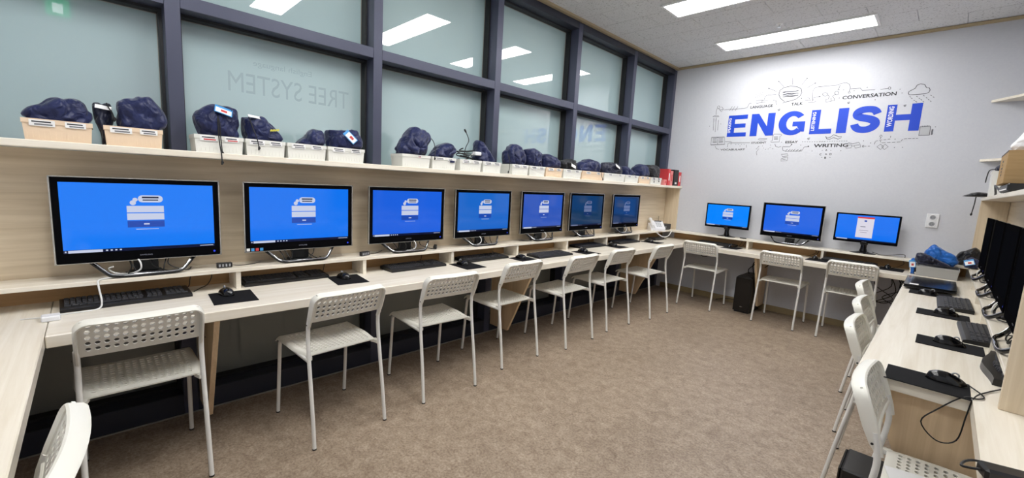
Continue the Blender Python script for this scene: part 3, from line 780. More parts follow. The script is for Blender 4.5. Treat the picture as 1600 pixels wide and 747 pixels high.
def bag_tag(t, y, z, x, wy, hz, tilt, blue=True, lean=.5):
    """plastic name tag hung on the bag; world y,z position"""
    o = link('name_tag', MB().box(-.001, .001, -wy/2, wy/2, -hz/2, hz/2).mesh('name_tag', 'tag_blue' if blue else 'paper'), t)
    pos = (t.location.y-y, x-t.location.x, z-t.location.z) if abs(t.rotation_euler.z) > 1 else (x-t.location.x, y-t.location.y, z-t.location.z)
    o.matrix_local = Matrix.Translation(pos) @ Matrix.Rotation(tilt, 4, 'X') @ Matrix.Rotation(-lean, 4, 'Y')
    if blue: MB().box(.0011, .0014, -wy/2+.004, wy/2-.004, -hz/2+.004, hz/2-.014).build('tag_paper', 'paper', o); MB().box(.0015, .0017, -wy*.15, wy*.2, -hz*.25, hz*.05).build('tag_print', 'ink_red', o)
    return o
def cord(t, pts, r=.0026, mat='black_rubber'):
    l = t.location
    cp = [(p[0]-l.x, p[1]-l.y, p[2]-l.z) for p in pts]
    o = MB().tube(smooth_path(cp, 5), r, 6).build('drawstring', mat, t, 60)
    e = cp[-1]; MB().tube([(e[0], e[1], e[2]+.008), (e[0], e[1]+.002, e[2]), (e[0]+.001, e[1]-.002, e[2]-.012)], [.003, .0065, .003], 8).build('knot', mat, o, 60)
    return o
S = {
'A': [(0.512, 1.494), (0.533, 1.528), (0.571, 1.549), (0.6, 1.572), (0.626, 1.583), (0.658, 1.584), (0.69, 1.576), (0.712, 1.549), (0.722, 1.525), (0.718, 1.494)],
'A2': [(0.727, 1.5), (0.724, 1.562), (0.738, 1.578), (0.763, 1.583), (0.785, 1.574), (0.79, 1.5)],
'B': [(0.797, 1.499), (0.801, 1.596), (0.856, 1.613), (0.883, 1.627), (0.914, 1.63), (0.941, 1.599), (0.965, 1.563), (0.975, 1.523), (0.962, 1.485)],
'C': [(1.095, 1.488), (1.072, 1.564), (1.083, 1.59), (1.143, 1.634), (1.19, 1.637), (1.247, 1.63), (1.258, 1.596), (1.264, 1.557), (1.262, 1.496)],
'D': [(1.280, 1.493), (1.278, 1.583), (1.297, 1.596), (1.364, 1.608), (1.403, 1.578), (1.44, 1.535), (1.466, 1.49)],
'E': [(1.542, 1.493), (1.577, 1.526), (1.601, 1.562), (1.634, 1.576), (1.67, 1.572), (1.688, 1.545), (1.69, 1.491)],
'F': [(1.702, 1.494), (1.708, 1.571), (1.742, 1.586), (1.862, 1.593), (1.9, 1.567), (1.922, 1.528), (1.91, 1.49)],
'G': [(2.175, 1.495), (2.17, 1.53), (2.222, 1.61), (2.283, 1.662), (2.339, 1.666), (2.391, 1.648), (2.418, 1.608), (2.394, 1.555), (2.37, 1.496)],
'H': [(2.430, 1.492), (2.462, 1.539), (2.505, 1.575), (2.563, 1.591), (2.605, 1.577), (2.625, 1.543), (2.6, 1.496)],
'I': [(2.83, 1.50), (2.846, 1.568), (2.862, 1.645), (2.93, 1.601), (3.02, 1.51)],
'K1': [(3.17, 1.495), (3.165, 1.55), (3.174, 1.592), (3.238, 1.643), (3.308, 1.638), (3.355, 1.598), (3.368, 1.55), (3.36, 1.496)],
'K2': [(3.394, 1.493), (3.385, 1.615), (3.462, 1.631), (3.547, 1.635), (3.582, 1.584), (3.582, 1.495)],
'M': [(3.615, 1.495), (3.61, 1.583), (3.709, 1.604), (3.77, 1.587), (3.82, 1.546), (3.83, 1.5)],
'N': [(3.87, 1.501), (3.865, 1.553), (3.96, 1.567), (4.04, 1.585), (4.11, 1.562), (4.11, 1.513)],
'O': [(4.16, 1.496), (4.19, 1.563), (4.28, 1.599), (4.42, 1.604), (4.5, 1.576), (4.50, 1.502)],
'P': [(4.55, 1.5), (4.56, 1.575), (4.66, 1.597), (4.78, 1.602), (4.89, 1.559), (4.92, 1.505)],
'R': [(5.26, 1.51), (5.28, 1.579), (5.36, 1.621), (5.46, 1.618), (5.50, 1.565), (5.50, 1.507)],
'S': [(5.535, 1.5), (5.525, 1.615), (5.62, 1.63), (5.76, 1.63), (5.79, 1.5)]}
ta = make_bag('large rounded navy drawstring bag at the camera end of the shelf', S['A'], 'navy', seed=1)
t = make_bag('dark navy bag with a white tag wedged between the two beige boxes', S['A2'], 'navy_dark', xc=.075, dep=.06, seed=2, zb=SZ+.001, bw=.4)
bag_tag(t, .758, 1.560, .125, .052, .018, -.12, False, .5); cord(t, [(.12, .77, 1.58), (.135, .775, 1.56), (.14, .785, 1.54), (.14, .79, 1.515)])
tb = make_bag('large navy drawstring bag slumped against the first window post', S['B'], 'navy', seed=3)
tc_ = make_bag('navy bag with a blue name tag and black cords hanging over the shelf edge', S['C'], 'navy', seed=4, amp=.011)
bag_tag(tc_, 1.185, 1.605, .185, .075, .05, -.28, True, .75)
cord(tc_, [(.17, 1.158, 1.595), (.196, 1.165, 1.55), (.194, 1.168, 1.47), (.197, 1.172, 1.40)]); cord(tc_, [(.17, 1.162, 1.595), (.196, 1.158, 1.55), (.195, 1.161, 1.46), (.230, 1.162, 1.395), (.232, 1.163, 1.355)])
t = make_bag('navy bag with yellow lettering and dangling black cord', S['D'], 'navy', seed=5)
bag_tag(t, 1.325, 1.598, .16, .06, .02, -.1, False, .9)
cord(t, [(.15, 1.30, 1.595), (.195, 1.31, 1.53), (.20, 1.325, 1.48), (.196, 1.332, 1.44)])
for i in range(10):
    MB().box(-.0012, .0012, -.0028, .0028, -.0055, .0055).build('bag_lettering', 'ink_yellow', t).matrix_local = Matrix.Translation((.187-t.location.x-.003*abs(i-3), 1.372+i*.0068-t.location.y, 1.532+i*.0012-t.location.z)) @ Matrix.Rotation(.5*(-1)**i, 4, 'X') @ Matrix.Rotation(-.3, 4, 'Y')
make_bag('low rounded navy bag in the fifth box from the camera', S['E'], 'navy', seed=6)
t = make_bag('crumpled navy bag with a slanting white and blue tag', S['F'], 'navy', seed=7, amp=.014)
bag_tag(t, 1.815, 1.548, .195, .04, .082, .75, True, .25)
t = make_bag('tallest navy drawstring bag with gathered neck and hanging cord', S['G'], 'navy', seed=8, amp=.014)
cord(t, [(.11, 2.40, 1.63), (.15, 2.425, 1.59), (.18, 2.425, 1.53), (.199, 2.41, 1.47)])
make_bag('round navy bag beside the coil of black cables', S['H'], 'navy', seed=9)
t = make_bag('navy bag pulled up to a sharp point', S['I'], 'navy', seed=10, dep=.07)
t = make_bag('left of the two tall gathered navy bags', S['K1'], 'navy', seed=11, amp=.016)
cord(t, [(.15, 3.15, 1.56), (.19, 3.14, 1.50), (.195, 3.135, 1.44), (.19, 3.13, 1.415)])
make_bag('right of the two tall gathered navy bags', S['K2'], 'navy', seed=12, amp=.016)
make_bag('navy bag with a drawn-up hood, over the beige box before the fourth post', S['M'], 'navy', seed=13)
t = make_bag('black knitted bundle with a white label', S['N'], 'black_cloth', seed=14, amp=.018)
bag_tag(t, 3.98, 1.515, .195, .07, .03, -.3, False, .3)
t = make_bag('wide navy bag with a black cord over the beige box', S['O'], 'navy', seed=15, amp=.014)
cord(t, [(.17, 4.42, 1.56), (.198, 4.43, 1.50), (.2, 4.45, 1.45), (.205, 4.47, 1.413)])
t = make_bag('black and navy striped bag with a white tag near the fifth post', S['P'], 'navy_dark', seed=16, amp=.016)
bag_tag(t, 4.76, 1.56, .19, .09, .03, -.35, False, .4)
make_bag('small navy bag in the box at the fifth post', [(4.96, 1.5), (4.965, 1.56), (5.03, 1.578), (5.12, 1.55), (5.2, 1.505)], 'navy', seed=19)
make_bag('round navy bag over the last beige box', S['R'], 'navy', seed=17)
t = make_bag('black fabric pouch beside the red books', S['S'], 'black_cloth', seed=18, amp=.008)
cord(t, [(.17, 5.56, 1.54), (.197, 5.57, 1.48), (.198, 5.58, 1.43)]); cord(t, [(.17, 5.68, 1.54), (.197, 5.69, 1.48), (.198, 5.70, 1.44)])
# loose cables standing out of the cable box
t = thing('cable_coil', 'tangle of black cables with one plug sticking up out of a white box', 'cable', (.105, 2.745, 1.405))
rnd = random.Random(5); pts = []
for i in range(46): a = i*1.1; pts.append((.055*math.cos(a)*rnd.uniform(.5, 1), .075*math.sin(a)*rnd.uniform(.5, 1), .012+.0032*i+rnd.uniform(-.01, .012)))
MB().tube(smooth_path(pts, 4), .0042, 6).build('coil', 'cable_black', t, 60)
MB().tube(smooth_path([(.01, -.02, .1), (.02, -.01, .17), (.025, .012, .22), (.02, .0, .262), (.015, -.012, .285)], 5), .003, 6).build('upright_cable', 'cable_black', t, 60)
MB().tube([(.016, -.008, .28), (.014, -.018, .295), (.013, -.024, .303)], [.005, .008, .005], 8).build('plug', 'cable_black', t)
t = thing('white_plug', 'small white adapter lying on the black cables', 'adapter', (.15, 2.825, 1.535)); 
MB().box(-.02, .02, -.032, .032, -.014, .014, .005).build('shell', 'white_plastic', t); MB().tube([(0, -.032, 0), (0, -.05, -.01), (0, -.07, -.03)], .003, 6).build('lead', 'cable_white', t)
# books at the far end
for y0, y1, hh, mt, lb, x1 in ((5.855, 5.925, .07, 'book_pink', 'short pink booklet beside the red books', .19), (5.935, 5.995, .205, 'book_red', 'tall red book at the end of the window shelf', .2), (6.0, 6.07, .185, 'book_pink', 'pale pink book between the red and black spines', .2), (6.078, 6.205, .205, 'book_black', 'thick black file at the end of the window shelf', .21), (6.212, 6.285, .18, 'book_red', 'red book against the end of the shelf', .21)):
    t = thing('book', lb, 'book', (.1, (y0+y1)/2, SZ), 0, 'books at the end of the window shelf'); w2 = (y1-y0)/2
    f = MB(); f.box(x1-.1-.004, x1-.1, -w2, w2, 0, hh, .001).box(-.06, x1-.104, -w2, -w2+.004, 0, hh).box(-.06, x1-.104, w2-.004, w2, 0, hh); f.build('cover', mt, t)
    MB().box(-.055, x1-.105, -w2+.0045, w2-.0045, .004, hh-.004).build('pages', 'paper', t)
    MB().box(x1-.0998, x1-.0994, -w2*.4, w2*.4, hh*.1 if mt == 'book_black' else hh*.3, hh*.22 if mt == 'book_black' else hh*.75).build('spine_print', 'paper' if mt != 'book_pink' else 'book_red', t)

# ================================================================ SMALL THINGS ON THE DESKS
def hub(label, loc, rz):
    t = thing('usb_hub', label, 'usb hub', loc, rz, 'usb hubs')
    MB().box(-.012, .012, -.034, .034, 0, .026, .003).build('case', 'black_plastic', t)
    f = MB()
    for k in range(4): f.box(.0121, .0124, -.026+k*.0145, -.018+k*.0145, .006, .02)
    stuff(f.build('ports', 'grey_plastic', t))
    cable('lead', [(0, .034, .01), (-.005, .07, .004), (-.01, .12, .004), (-.02, .17, .01)], .0018, 'cable_black', t)
    return t
hub('black four-port hub on the riser right of the largest monitor', (.145, 1.172, RZ1+.0005), 0)
hub('black hub on the riser left of the third monitor', (.15, 1.93, RZ1+.0005), .3)
hub('black hub on the riser right of the third monitor', (.12, 2.49, RZ1+.0005), .9)
o = thing('small_remote', 'small black stick beside the small left far monitor', 'remote', (1.085, L-.13, RZ1+.0005)); MB().box(-.035, .035, -.012, .012, 0, .011, .003).build('case', 'black_plastic', o); MB().box(-.02, .0, -.006, .006, .0111, .0125).build('button', 'grey_plastic', o)
# white usb adapter with a white cable on the near end of the window desk
t = thing('white_adapter', 'white box adapter on the window desk with a white cable up to the riser', 'adapter', (.335, .562, ZD+.0005), .05)
MB().box(-.025, .025, -.026, .026, 0, .02, .003).build('case', 'white_plastic', t); MB().box(-.008, .008, .0261, .0264, .005, .014).build('port', 'ink', t)
cable('lead', [(-.03, -.01, .003), (-.05, .03, .003), (-.05, .1, .003), (-.07, .14, .003), (-.08, .15, .03), (-.11, .145, .09), (-.13, .15, .113), (-.15, .2, .116), (-.17, .235, .118), (-.19, .2, .13), (-.18, .185, .15), (-.17, .2, .16)], .0035, 'cable_white', t)
cable('lead', [(-.025, -.02, .006), (-.05, -.05, .003), (-.055, -.08, .003)], .0022, 'cable_white', t)
# cables in the riser slots
rnd = random.Random(3)
for i, y in enumerate([1.05, 1.13, 1.72, 2.42, 3.13, 3.15, 4.55, 5.22]):
    o = cable('desk_cable', [(.04, y, RZ0-.002), (.045, y+rnd.uniform(-.02, .02), ZD+.05), (.06, y-.02, ZD+.012), (.10, y-.06, ZD+.004), (.15, y-.09, ZD+.004)], .0022)
    tag(o, 'thin black cable looping down inside the window riser, '+['left one below the first hub', 'right one below the first hub', 'beside the second mouse', 'behind the third mouse', 'left one behind the fourth mouse', 'right one behind the fourth mouse', 'behind the sixth mouse', 'behind the last mouse'][i], 'cable', 'cables in the window riser slots')
for i, x in enumerate([1.06, 1.1, 1.78, 1.82, 2.49]):
    o = cable('desk_cable', [(x, L-.04, RZ0-.002), (x+rnd.uniform(-.02, .02), L-.06, ZD+.05), (x-.03, L-.07, ZD+.012), (x-.06, L-.11, ZD+.004)], .0025)
    tag(o, 'thin black cable looping inside the far riser, '+['left of the pair near the left mouse', 'right of the pair near the left mouse', 'left of the pair near the middle mouse', 'right of the pair near the middle mouse', 'at the right end'][i], 'cable', 'cables in the far riser slots')
o = cable('monitor_lead', [(2.26, L-.08, RZ1+.02), (2.33, L-.1, RZ1+.004), (2.40, L-.11, RZ1+.012), (2.46, L-.1, RZ1+.03), (2.50, L-.09, RZ1+.03), (2.505, L-.085, RZ1+.003)], .003)
tag(o, 'black lead trailing along the riser from the monitor with the white page', 'cable')
o = cable('mouse_lead', [(2.855, 2.86, Z+.012), (2.89, 2.80, Z+.004), (2.875, 2.755, Z+.004), (2.84, 2.742, ZD-.0), (2.79, 2.735, ZD-.06), (2.755, 2.73, ZD-.12), (2.80, 2.73, ZD-.17), (2.845, 2.735, ZD-.15), (2.856, 2.738, ZD-.06), (2.866, 2.755, ZD+.004), (2.90, 2.86, ZD+.004), (2.945, 2.95, ZD+.006)], .0022)
tag(o, 'thin black mouse cable hanging in a loop over the end of the right desk', 'cable')
# telephone
t = thing('telephone', 'white desk telephone on the riser in the far left corner', 'telephone', (.125, 5.86, RZ1+.0005), -.75)
MB().prism([(-.075, 0), (.08, 0), (.08, .03), (.06, .045), (-.055, .12), (-.075, .115)], -.02, .11, 'y').build('base', 'white_plastic', t)
MB().tube(smooth_path([(-.06, -.05, .135), (-.02, -.05, .125), (.05, -.05, .07), (.075, -.05, .05)], 4), [.022]*3+[.017]*7+[.022]*3, 10).build('handset', 'white_plastic', t, 60)
MB().prism([(-.07, 0), (.08, 0), (.08, .025), (-.06, .09)], -.075, -.021, 'y').build('cradle', 'white_plastic', t)
kp = MB(); nz_ = Vector((.55, 0, .835))
for i in range(4):
    for j in range(3):
        p = Vector((.045-.02*i, .015+.024*j, .059+.013*i)); kp.box(p.x-.005, p.x+.005, p.y-.007, p.y+.007, p.z-.004, p.z+.002)
stuff(kp.build('keypad', 'grey_plastic', t))
MB().add([(-.035, .0, .1085), (-.035, .095, .1085), (-.052, .095, .121), (-.052, .0, .121)], [(0,1,2,3)]).build('display', 'ink', t)
MB().tube([(-.06, .06, .11), (-.065, .062, .18)], .002, 6).build('antenna', 'black_rubber', t)
cable('coiled_lead', [(.05, -.05, .03), (.09, -.03, .0), (.105, .02, -.04), (.10, .08, -.07), (.06, .16, -.06), (.06, .2, .01)], .006, 'cable_white', t)
t = thing('phone_adapter', 'black router box beside the white telephone', 'adapter', (.12, 6.12, RZ1+.0005)); MB().box(-.05, .05, -.1, .1, 0, .075, .004).build('case', 'black_plastic', t); MB().box(.0501, .0505, -.06, -.03, .02, .05).build('label', 'grey_plastic', t); MB().box(-.03, .02, .1, .125, .015, .05, .002).build('plug', 'grey_plastic', t)
t = thing('flat_box', 'flat black bundle under the telephone at the corner of the desk', 'adapter', (.19, 5.80, ZD+.0005)); MB().box(-.05, .05, -.12, .12, 0, .03, .006).build('case', 'black_plastic', t); cable('lead', [(0, .12, .01), (.02, .16, .004), (.04, .2, .004)], .004, 'cable_black', t)
# corner stack on the right desk
t = shelf_box(5.915, 6.105, 'box_grey', 'grey tray of blue bags in the far right corner of the desk', 2.60, 2.87, .09, ZD+.0005, stripe=False, name='desk_tray')
make_bag('crumpled bright blue bag on top of the grey tray', [(2.64, .85), (2.636, .911), (2.66, .955), (2.689, .983), (2.72, .972), (2.775, .939), (2.84, .896), (2.852, .85)], 'royal', xc=6.04, dep=.055, seed=31, amp=.012, zb=.806, rot=True)
t = make_bag('dark navy bag with white tag hanging over the grey tray', [(2.585, .83), (2.576, .884), (2.601, .911), (2.66, .9), (2.747, .855), (2.81, .82)], 'navy_dark', xc=5.945, dep=.05, seed=32, amp=.011, zb=.803, rot=True)
t = make_bag('black bag behind the farthest right monitor', [(2.83, .87), (2.85, .925), (2.89, .956), (2.945, .985), (2.985, .95), (2.985, .87)], 'black_cloth', xc=6.19, dep=.05, seed=33, amp=.010, zb=.822, rot=True)
t = make_bag('navy bag with white tag beside the farthest right monitor', [(2.885, .84), (2.885, .875), (2.92, .915), (2.958, .905), (2.985, .875), (2.982, .84)], 'navy', xc=6.0, dep=.055, seed=35, amp=.010, zb=.820, rot=True)
bag_tag(t, 5.945, .872, 2.915, .06, .05, .35, True, .5)
t = make_bag('small blue bag with white tag beside the grey tray', [(2.565, .74), (2.55, .80), (2.56, .845), (2.58, .85), (2.594, .8), (2.594, .74)], 'royal', xc=5.99, dep=.035, seed=34, amp=.004, zb=ZD+.001, rot=True)
bag_tag(t, 5.952, .80, 2.572, .045, .065, .12, True, .05)
t = thing('flat_screen', 'glossy black flat screen lying face up before the grey tray', 'monitor', (2.71, 5.28, ZD+.0005), PI)
MB().box(-.14, .14, -.27, .27, .012, .028, .006).build('back_shell', 'black_plastic', t); MB().box(-.142, .142, -.272, .272, .0285, .036, .003).build('panel', 'black_gloss', t); MB().box(.06, .11, .19, .245, .0362, .0366).build('sticker', 'paper', t); MB().box(-.08, .08, -.15, .2, 0, .012).build('feet', 'black_rubber', t)
t = thing('power_brick', 'black power adapter lying at the front of the narrow right counter', 'adapter', (2.905, 2.19, ZD+.0005), .3); MB().box(-.05, .05, -.025, .025, 0, .03, .006).build('case', 'black_plastic', t); cable('lead', [(-.05, 0, .015), (-.075, .02, .004), (-.035, .07, .003), (.05, .07, .003)], .003, 'cable_black', t)

# ================================================================ RIGHT SHELF
t = thing('flat_device', 'flat black device with white edge under the cardboard box', 'device', (3.0, 4.18, RSZ+.0005)); MB().box(-.085, .09, -.24, .24, .006, .044, .006).build('case', 'black_plastic', t); MB().box(-.0855, -.0852, -.2, .2, .012, .018).build('edge_strip', 'paper', t); MB().box(-.07, .07, -.2, .2, 0, .006).build('feet', 'black_rubber', t)
t = thing('cardboard_box', 'brown cardboard box with black print on the right shelf', 'box', (3.0, 4.2, RSZ+.0452))
MB().box(-.1, .1, -.2, .2, 0, .165, .002).build('carton', 'cardboard', t)
MB().box(-.1006, -.1, -.2, .2, .158, .1655).build('flap_seam', 'ink', t)
f = MB()
for i in range(5): f.box(-.1012, -.1009, -.02+.015*(i % 2), .03+.012*(i % 3), .045+.018*i, .054+.018*i)
stuff(f.build('carton_print', 'ink', t))
t = make_bag('white tissue wad standing on the cardboard box', [(2.915, 1.645), (2.906, 1.66), (2.93, 1.70), (2.955, 1.745), (2.985, 1.76), (3.0, 1.69), (3.0, 1.64)], 'tissue', xc=4.12, dep=.04, seed=41, amp=.008, zb=RSZ+.2115, name='tissue_wad', cat='tissue', group=None, rot=True)
t = thing('tissue_carton', 'brown tissue carton behind the tissue on the cardboard box', 'box', (3.03, 4.31, RSZ+.2105)); MB().box(-.06, .06, -.07, .07, 0, .085, .003).build('carton', 'cardboard', t); MB().box(-.03, .03, -.05, .05, .0851, .0856).build('opening', 'ink', t)
t = shelf_box(5.66, 5.90, 'box_white', 'white box with navy bag on the right shelf by the corner', 2.932, 3.085, .20, RSZ+.0005, stripe=False)
t2 = make_bag('small navy bag on the white box on the right shelf', [(2.955, 1.615), (2.948, 1.65), (2.98, 1.69), (3.02, 1.695), (3.06, 1.66), (3.06, 1.61)], 'navy_dark', xc=5.78, dep=.09, seed=42, amp=.009, zb=1.55, rot=True)
o = cable('drawstring', [(.07, -.06, .085), (.09, -.09, .075), (.092, -.098, .03), (.092, -.1, -.02)], .0035, 'black_rubber', t2)
t = make_bag('black fabric pouch sticking out over the end of the right shelf', [(2.80, 1.425), (2.83, 1.44), (2.88, 1.462), (2.95, 1.455), (2.99, 1.43)], 'black_cloth', xc=6.0, dep=.07, seed=43, amp=.006, zb=RSZ+.001, rot=True)
o = cable('drawstring', [(.0, -.0, .02), (.02, -.012, .0), (.025, -.014, -.06), (.025, -.02, -.14)], .004, 'black_rubber', t)
MB().tube([(.025, -.02, -.135), (.025, -.021, -.145), (.024, -.022, -.157)], [.004, .008, .004], 8).build('knot', 'black_rubber', o)
o = cable('shelf_cable', [(2.93, 4.46, RSZ+.01), (2.915, 4.7, RSZ+.05), (2.925, 4.95, RSZ+.06), (2.94, 5.1, RSZ+.02), (2.95, 5.2, RSZ+.005), (3.0, 5.25, RSZ+.005)], .006)
tag(o, 'thick black cable lying along the right shelf beside the cardboard box', 'cable')

# ================================================================ FLOOR AND WALL ITEMS
t = thing('computer_tower', 'black rounded computer tower on the floor under the far desk', 'computer', (1.235, 6.07, 0), 0, 'computer towers')
MB().prism([(-.085, .02), (.085, .02), (.085, .40), (.06, .425), (-.06, .425), (-.085, .40)], -.17, .17, 'y').build('case', 'black_plastic', t)
MB().box(-.08, .08, -.178, -.17, .03, .40, .004).build('front_panel', 'black_gloss', t); MB().box(-.012, .012, -.1795, -.178, .07, .075).build('badge', 'silver_rim', t); MB().box(-.075, .075, -.15, .15, 0, .02).build('feet', 'black_rubber', t)
for k, (a, b) in enumerate(((0, .02), (.05, -.05), (.09, .06))): cable('lead', [(-.02+a, .05, .425), (-.04+a, .08, .47), (.0+a+b, .1, .55), (.02+a, .12, .62), (a, .14, .655)], .005, 'cable_black', t)
cable('lead', [(-.05, .17, .12), (-.1, .2, .06), (-.18, .215, .05), (-.3, .2, .04), (-.4, .19, .004)], .004, 'cable_black', t)
t = thing('computer_tower', 'black computer tower on the floor under the nearest right chair', 'computer', (2.78, 2.63, 0), 0, 'computer towers')
MB().box(-.2, .2, -.09, .09, .015, .40, .006).build('case', 'black_plastic', t); MB().box(-.208, -.2, -.085, .085, .03, .395, .003).build('front_panel', 'black_gloss', t); MB().box(-.17, .17, -.08, .08, 0, .015).build('feet', 'black_rubber', t)
t = thing('computer_tower', 'black computer tower standing in the dark corner under the right desk', 'computer', (2.85, 5.6, 0), 0, 'computer towers')
MB().box(-.2, .2, -.09, .09, .015, .42, .006).build('case', 'black_plastic', t); MB().box(-.208, -.2, -.085, .085, .03, .415, .003).build('front_panel', 'black_gloss', t); MB().box(-.17, .17, -.08, .08, 0, .015).build('feet', 'black_rubber', t)
rnd = random.Random(8)
for i in range(5):
    x = 2.36+.05*i
    o = cable('hanging_cable', [(x, L-.03, ZD-TH-.002), (x+rnd.uniform(-.08, .08), L-.05, .52), (x+rnd.uniform(-.12, .12), L-.06, .40), (x+rnd.uniform(-.05, .15), L-.05, .34), (x+.12, L-.04, .46), (x+.05, L-.03, ZD-TH-.002)], .004)
    tag(o, 'black cable drooping under the right end of the far desk, %s from the left' % ORD[i], 'cable', 'cables under the far desk')
o = cable('hanging_cable', [(.60, L-.03, ZD-TH-.002), (.57, L-.06, .58), (.62, L-.05, .52), (.70, L-.04, .56), (.74, L-.03, ZD-TH-.002)], .004)
tag(o, 'black cable drooping under the left end of the far desk', 'cable')
t = thing('wall_outlet', 'white double wall outlet right of the monitor with the white page', 'outlet', (2.643, L, 1.188))
MB().box(-.043, .043, -.01, -.0005, -.065, .065, .003).build('plate', 'white_plastic', t)
for s in (-1, 1):
    sk = MB().tube([(.024*math.cos(a), -.0105, s*.031+.024*math.sin(a)) for a in [k*PI/9 for k in range(18)]], .003, 6, closed=True).build('socket', 'white_plastic', t, 60)
    flat([[(.02*math.cos(k*PI/8), s*.031+.02*math.sin(k*PI/8)) for k in range(16)]], lambda u, v: Vector((u, -.0103, v))).build('recess', 'grey_plastic', sk)
    for q in (-.008, .008): flat([[(q+.003*math.cos(k*PI/4), s*.031+.003*math.sin(k*PI/4)) for k in range(8)]], lambda u, v: Vector((u, -.0106, v))).build('pin_hole', 'ink', sk)
t = thing('exit_sign', 'green lit emergency exit sign high on the right wall, mirrored in the window', 'exit sign', (W, .565, 2.74))
MB().box(-.03, -.001, -.08, .08, -.075, .075, .003).build('housing', 'exit_green', t)
MB().box(-.031, -.0301, -.035, .035, -.055, .03).build('runner_panel', 'exit_white', t)

# ================================================================ WALL LETTERING
YW = L-.0016
mu = thing('wall_lettering', 'blue ENGLISH lettering with small black words and line drawings on the far wall', 'wall decal', (0, 0, 0))
def wf(dy): return lambda u, v: Vector((u, L-dy, v))
B0, B1 = 2.024, 2.278
def letter(polys, x0, x1, name='letter'):
    """polys in a 0..1 square, ear-clipped flat"""
    bm = bmesh.new()
    for p in polys:
        bm.faces.new([bm.verts.new((x0+u*(x1-x0), L-.0012, B0+v*(B1-B0))) for u, v in p])
    bm.normal_update(); bmesh.ops.triangulate(bm, faces=bm.faces[:])
    me = bpy.data.meshes.new(name); bm.to_mesh(me); bm.free(); me.materials.append(M['mural_blue'])
    return link(name, me, mu)
le = letter([[(0,0),(1,0),(1,.19),(.36,.19),(.36,.41),(.93,.41),(.93,.6),(.36,.6),(.36,.81),(1,.81),(1,1),(0,1)]], .716, .930)
letter([[(0,0),(.3,0),(.3,.6),(.68,0),(1,0),(1,1),(.7,1),(.7,.42),(.31,1),(0,1)]], .973, 1.219)
def arc(cx, cy, rx, ry, a0, a1, n=16): return [(cx+rx*math.cos(R(a0+(a1-a0)*i/n)), cy+ry*math.sin(R(a0+(a1-a0)*i/n))) for i in range(n+1)]
def band(outer, inner, x0, x1):
    k = len(outer); bm = bmesh.new(); T = lambda p: bm.verts.new((x0+p[0]*(x1-x0), L-.0012, B0+p[1]*(B1-B0)))
    a = [T(p) for p in outer]; b = [T(p) for p in inner]
    for i in range(k-1): bm.faces.new((a[i], a[i+1], b[i+1], b[i]))
    return bm
bm = band(arc(.52, .5, .52, .52, 38, 318, 28), arc(.54, .5, .24, .30, 40, 316, 28), 1.262, 1.517)
T = lambda u, v: bm.verts.new((1.262+u*.255, L-.0012, B0+v*(B1-B0)))
bm.normal_update(); bm.faces.new([T(.54, .36), T(.54, .56), T(1, .56), T(1, .12), T(.9, .12), T(.74, .30), T(.72, .36)])
bm.normal_update(); bmesh.ops.triangulate(bm, faces=bm.faces[:]); me = bpy.data.meshes.new('letter'); bm.to_mesh(me); bm.free(); me.materials.append(M['mural_blue']); link('letter', me, mu)
ll = letter([[(0,0),(1,0),(1,.2),(.42,.2),(.42,1),(0,1)]], 1.566, 1.760)
letter([[(0,0),(1,0),(1,1),(0,1)]], 1.802, 1.887)
sp = [(.88,.70),(.82,.80),(.70,.875),(.5,.895),(.30,.865),(.185,.78),(.19,.66),(.33,.585),(.5,.545),(.68,.495),(.81,.42),(.84,.30),(.76,.185),(.6,.115),(.42,.105),(.25,.15),(.15,.25),(.12,.33)]
def stroke(pts, w0, w1, x0, x1):
    k = len(pts); P = [Vector(p) for p in pts]; o_, i_ = [], []
    for i in range(k):
        t = (P[min(i+1, k-1)]-P[max(i-1, 0)]).normalized(); nn = Vector((-t.y*1.25, t.x)); w = .115+.02*math.sin(PI*i/(k-1))
        o_.append(P[i]+nn*w); i_.append(P[i]-nn*w)
    return band([tuple(p) for p in o_], [tuple(p) for p in i_], x0, x1)
sp2 = [(p.x, p.y) for p in smooth_path([Vector((a, b, 0)) for a, b in sp], 3)]
bm = stroke(sp2, .12, .12, 1.920, 2.146); me = bpy.data.meshes.new('letter'); bm.to_mesh(me); bm.free(); me.materials.append(M['mural_blue']); link('letter', me, mu)
lh = letter([[(0,0),(.28,0),(.28,.40),(.70,.40),(.70,0),(1,0),(1,1),(.70,1),(.70,.62),(.28,.62),(.28,1),(0,1)]], 2.187, 2.438)
def vword(txt, parent, x0, x1, z0, z1):   # reads upwards
    text_flat(txt, 'small_word', 'mural_white', parent, (z0, x0, z1, x1), lambda u, v: Vector((x1-(v-x0), L-.0020, u)), .02)
vword('SPEAKING', le, .722, .752, 2.07, 2.245); vword('LISTENING', ll, 1.578, 1.608, 2.06, 2.255); vword('WORDING', lh, 2.2, 2.238, 2.07, 2.262)
for w_, a, b, c, d_ in [('LANGUAGE', .945, 2.344, 1.181, 2.374), ('TALK', 1.361, 2.342, 1.471, 2.373), ('CONVERSATION', 1.815, 2.366, 2.236, 2.402), ('STUDENT', 1.003, 1.935, 1.161, 1.957), ('ESSAY', 1.354, 1.932, 1.474, 1.957), ('VOCABULARY', .661, 1.860, .944, 1.882), ('WRITING', 1.627, 1.882, 1.924, 1.918), ('A', 1.735, 1.843, 1.753, 1.861), ('C', 1.690, 1.797, 1.707, 1.817), ('D', 1.778, 1.799, 1.796, 1.820), ('B', 1.737, 1.762, 1.753, 1.782)]:
    text_flat(w_, 'wall_word', 'mural_black', mu, (a, b, c, d_), wf(.0014), .022)
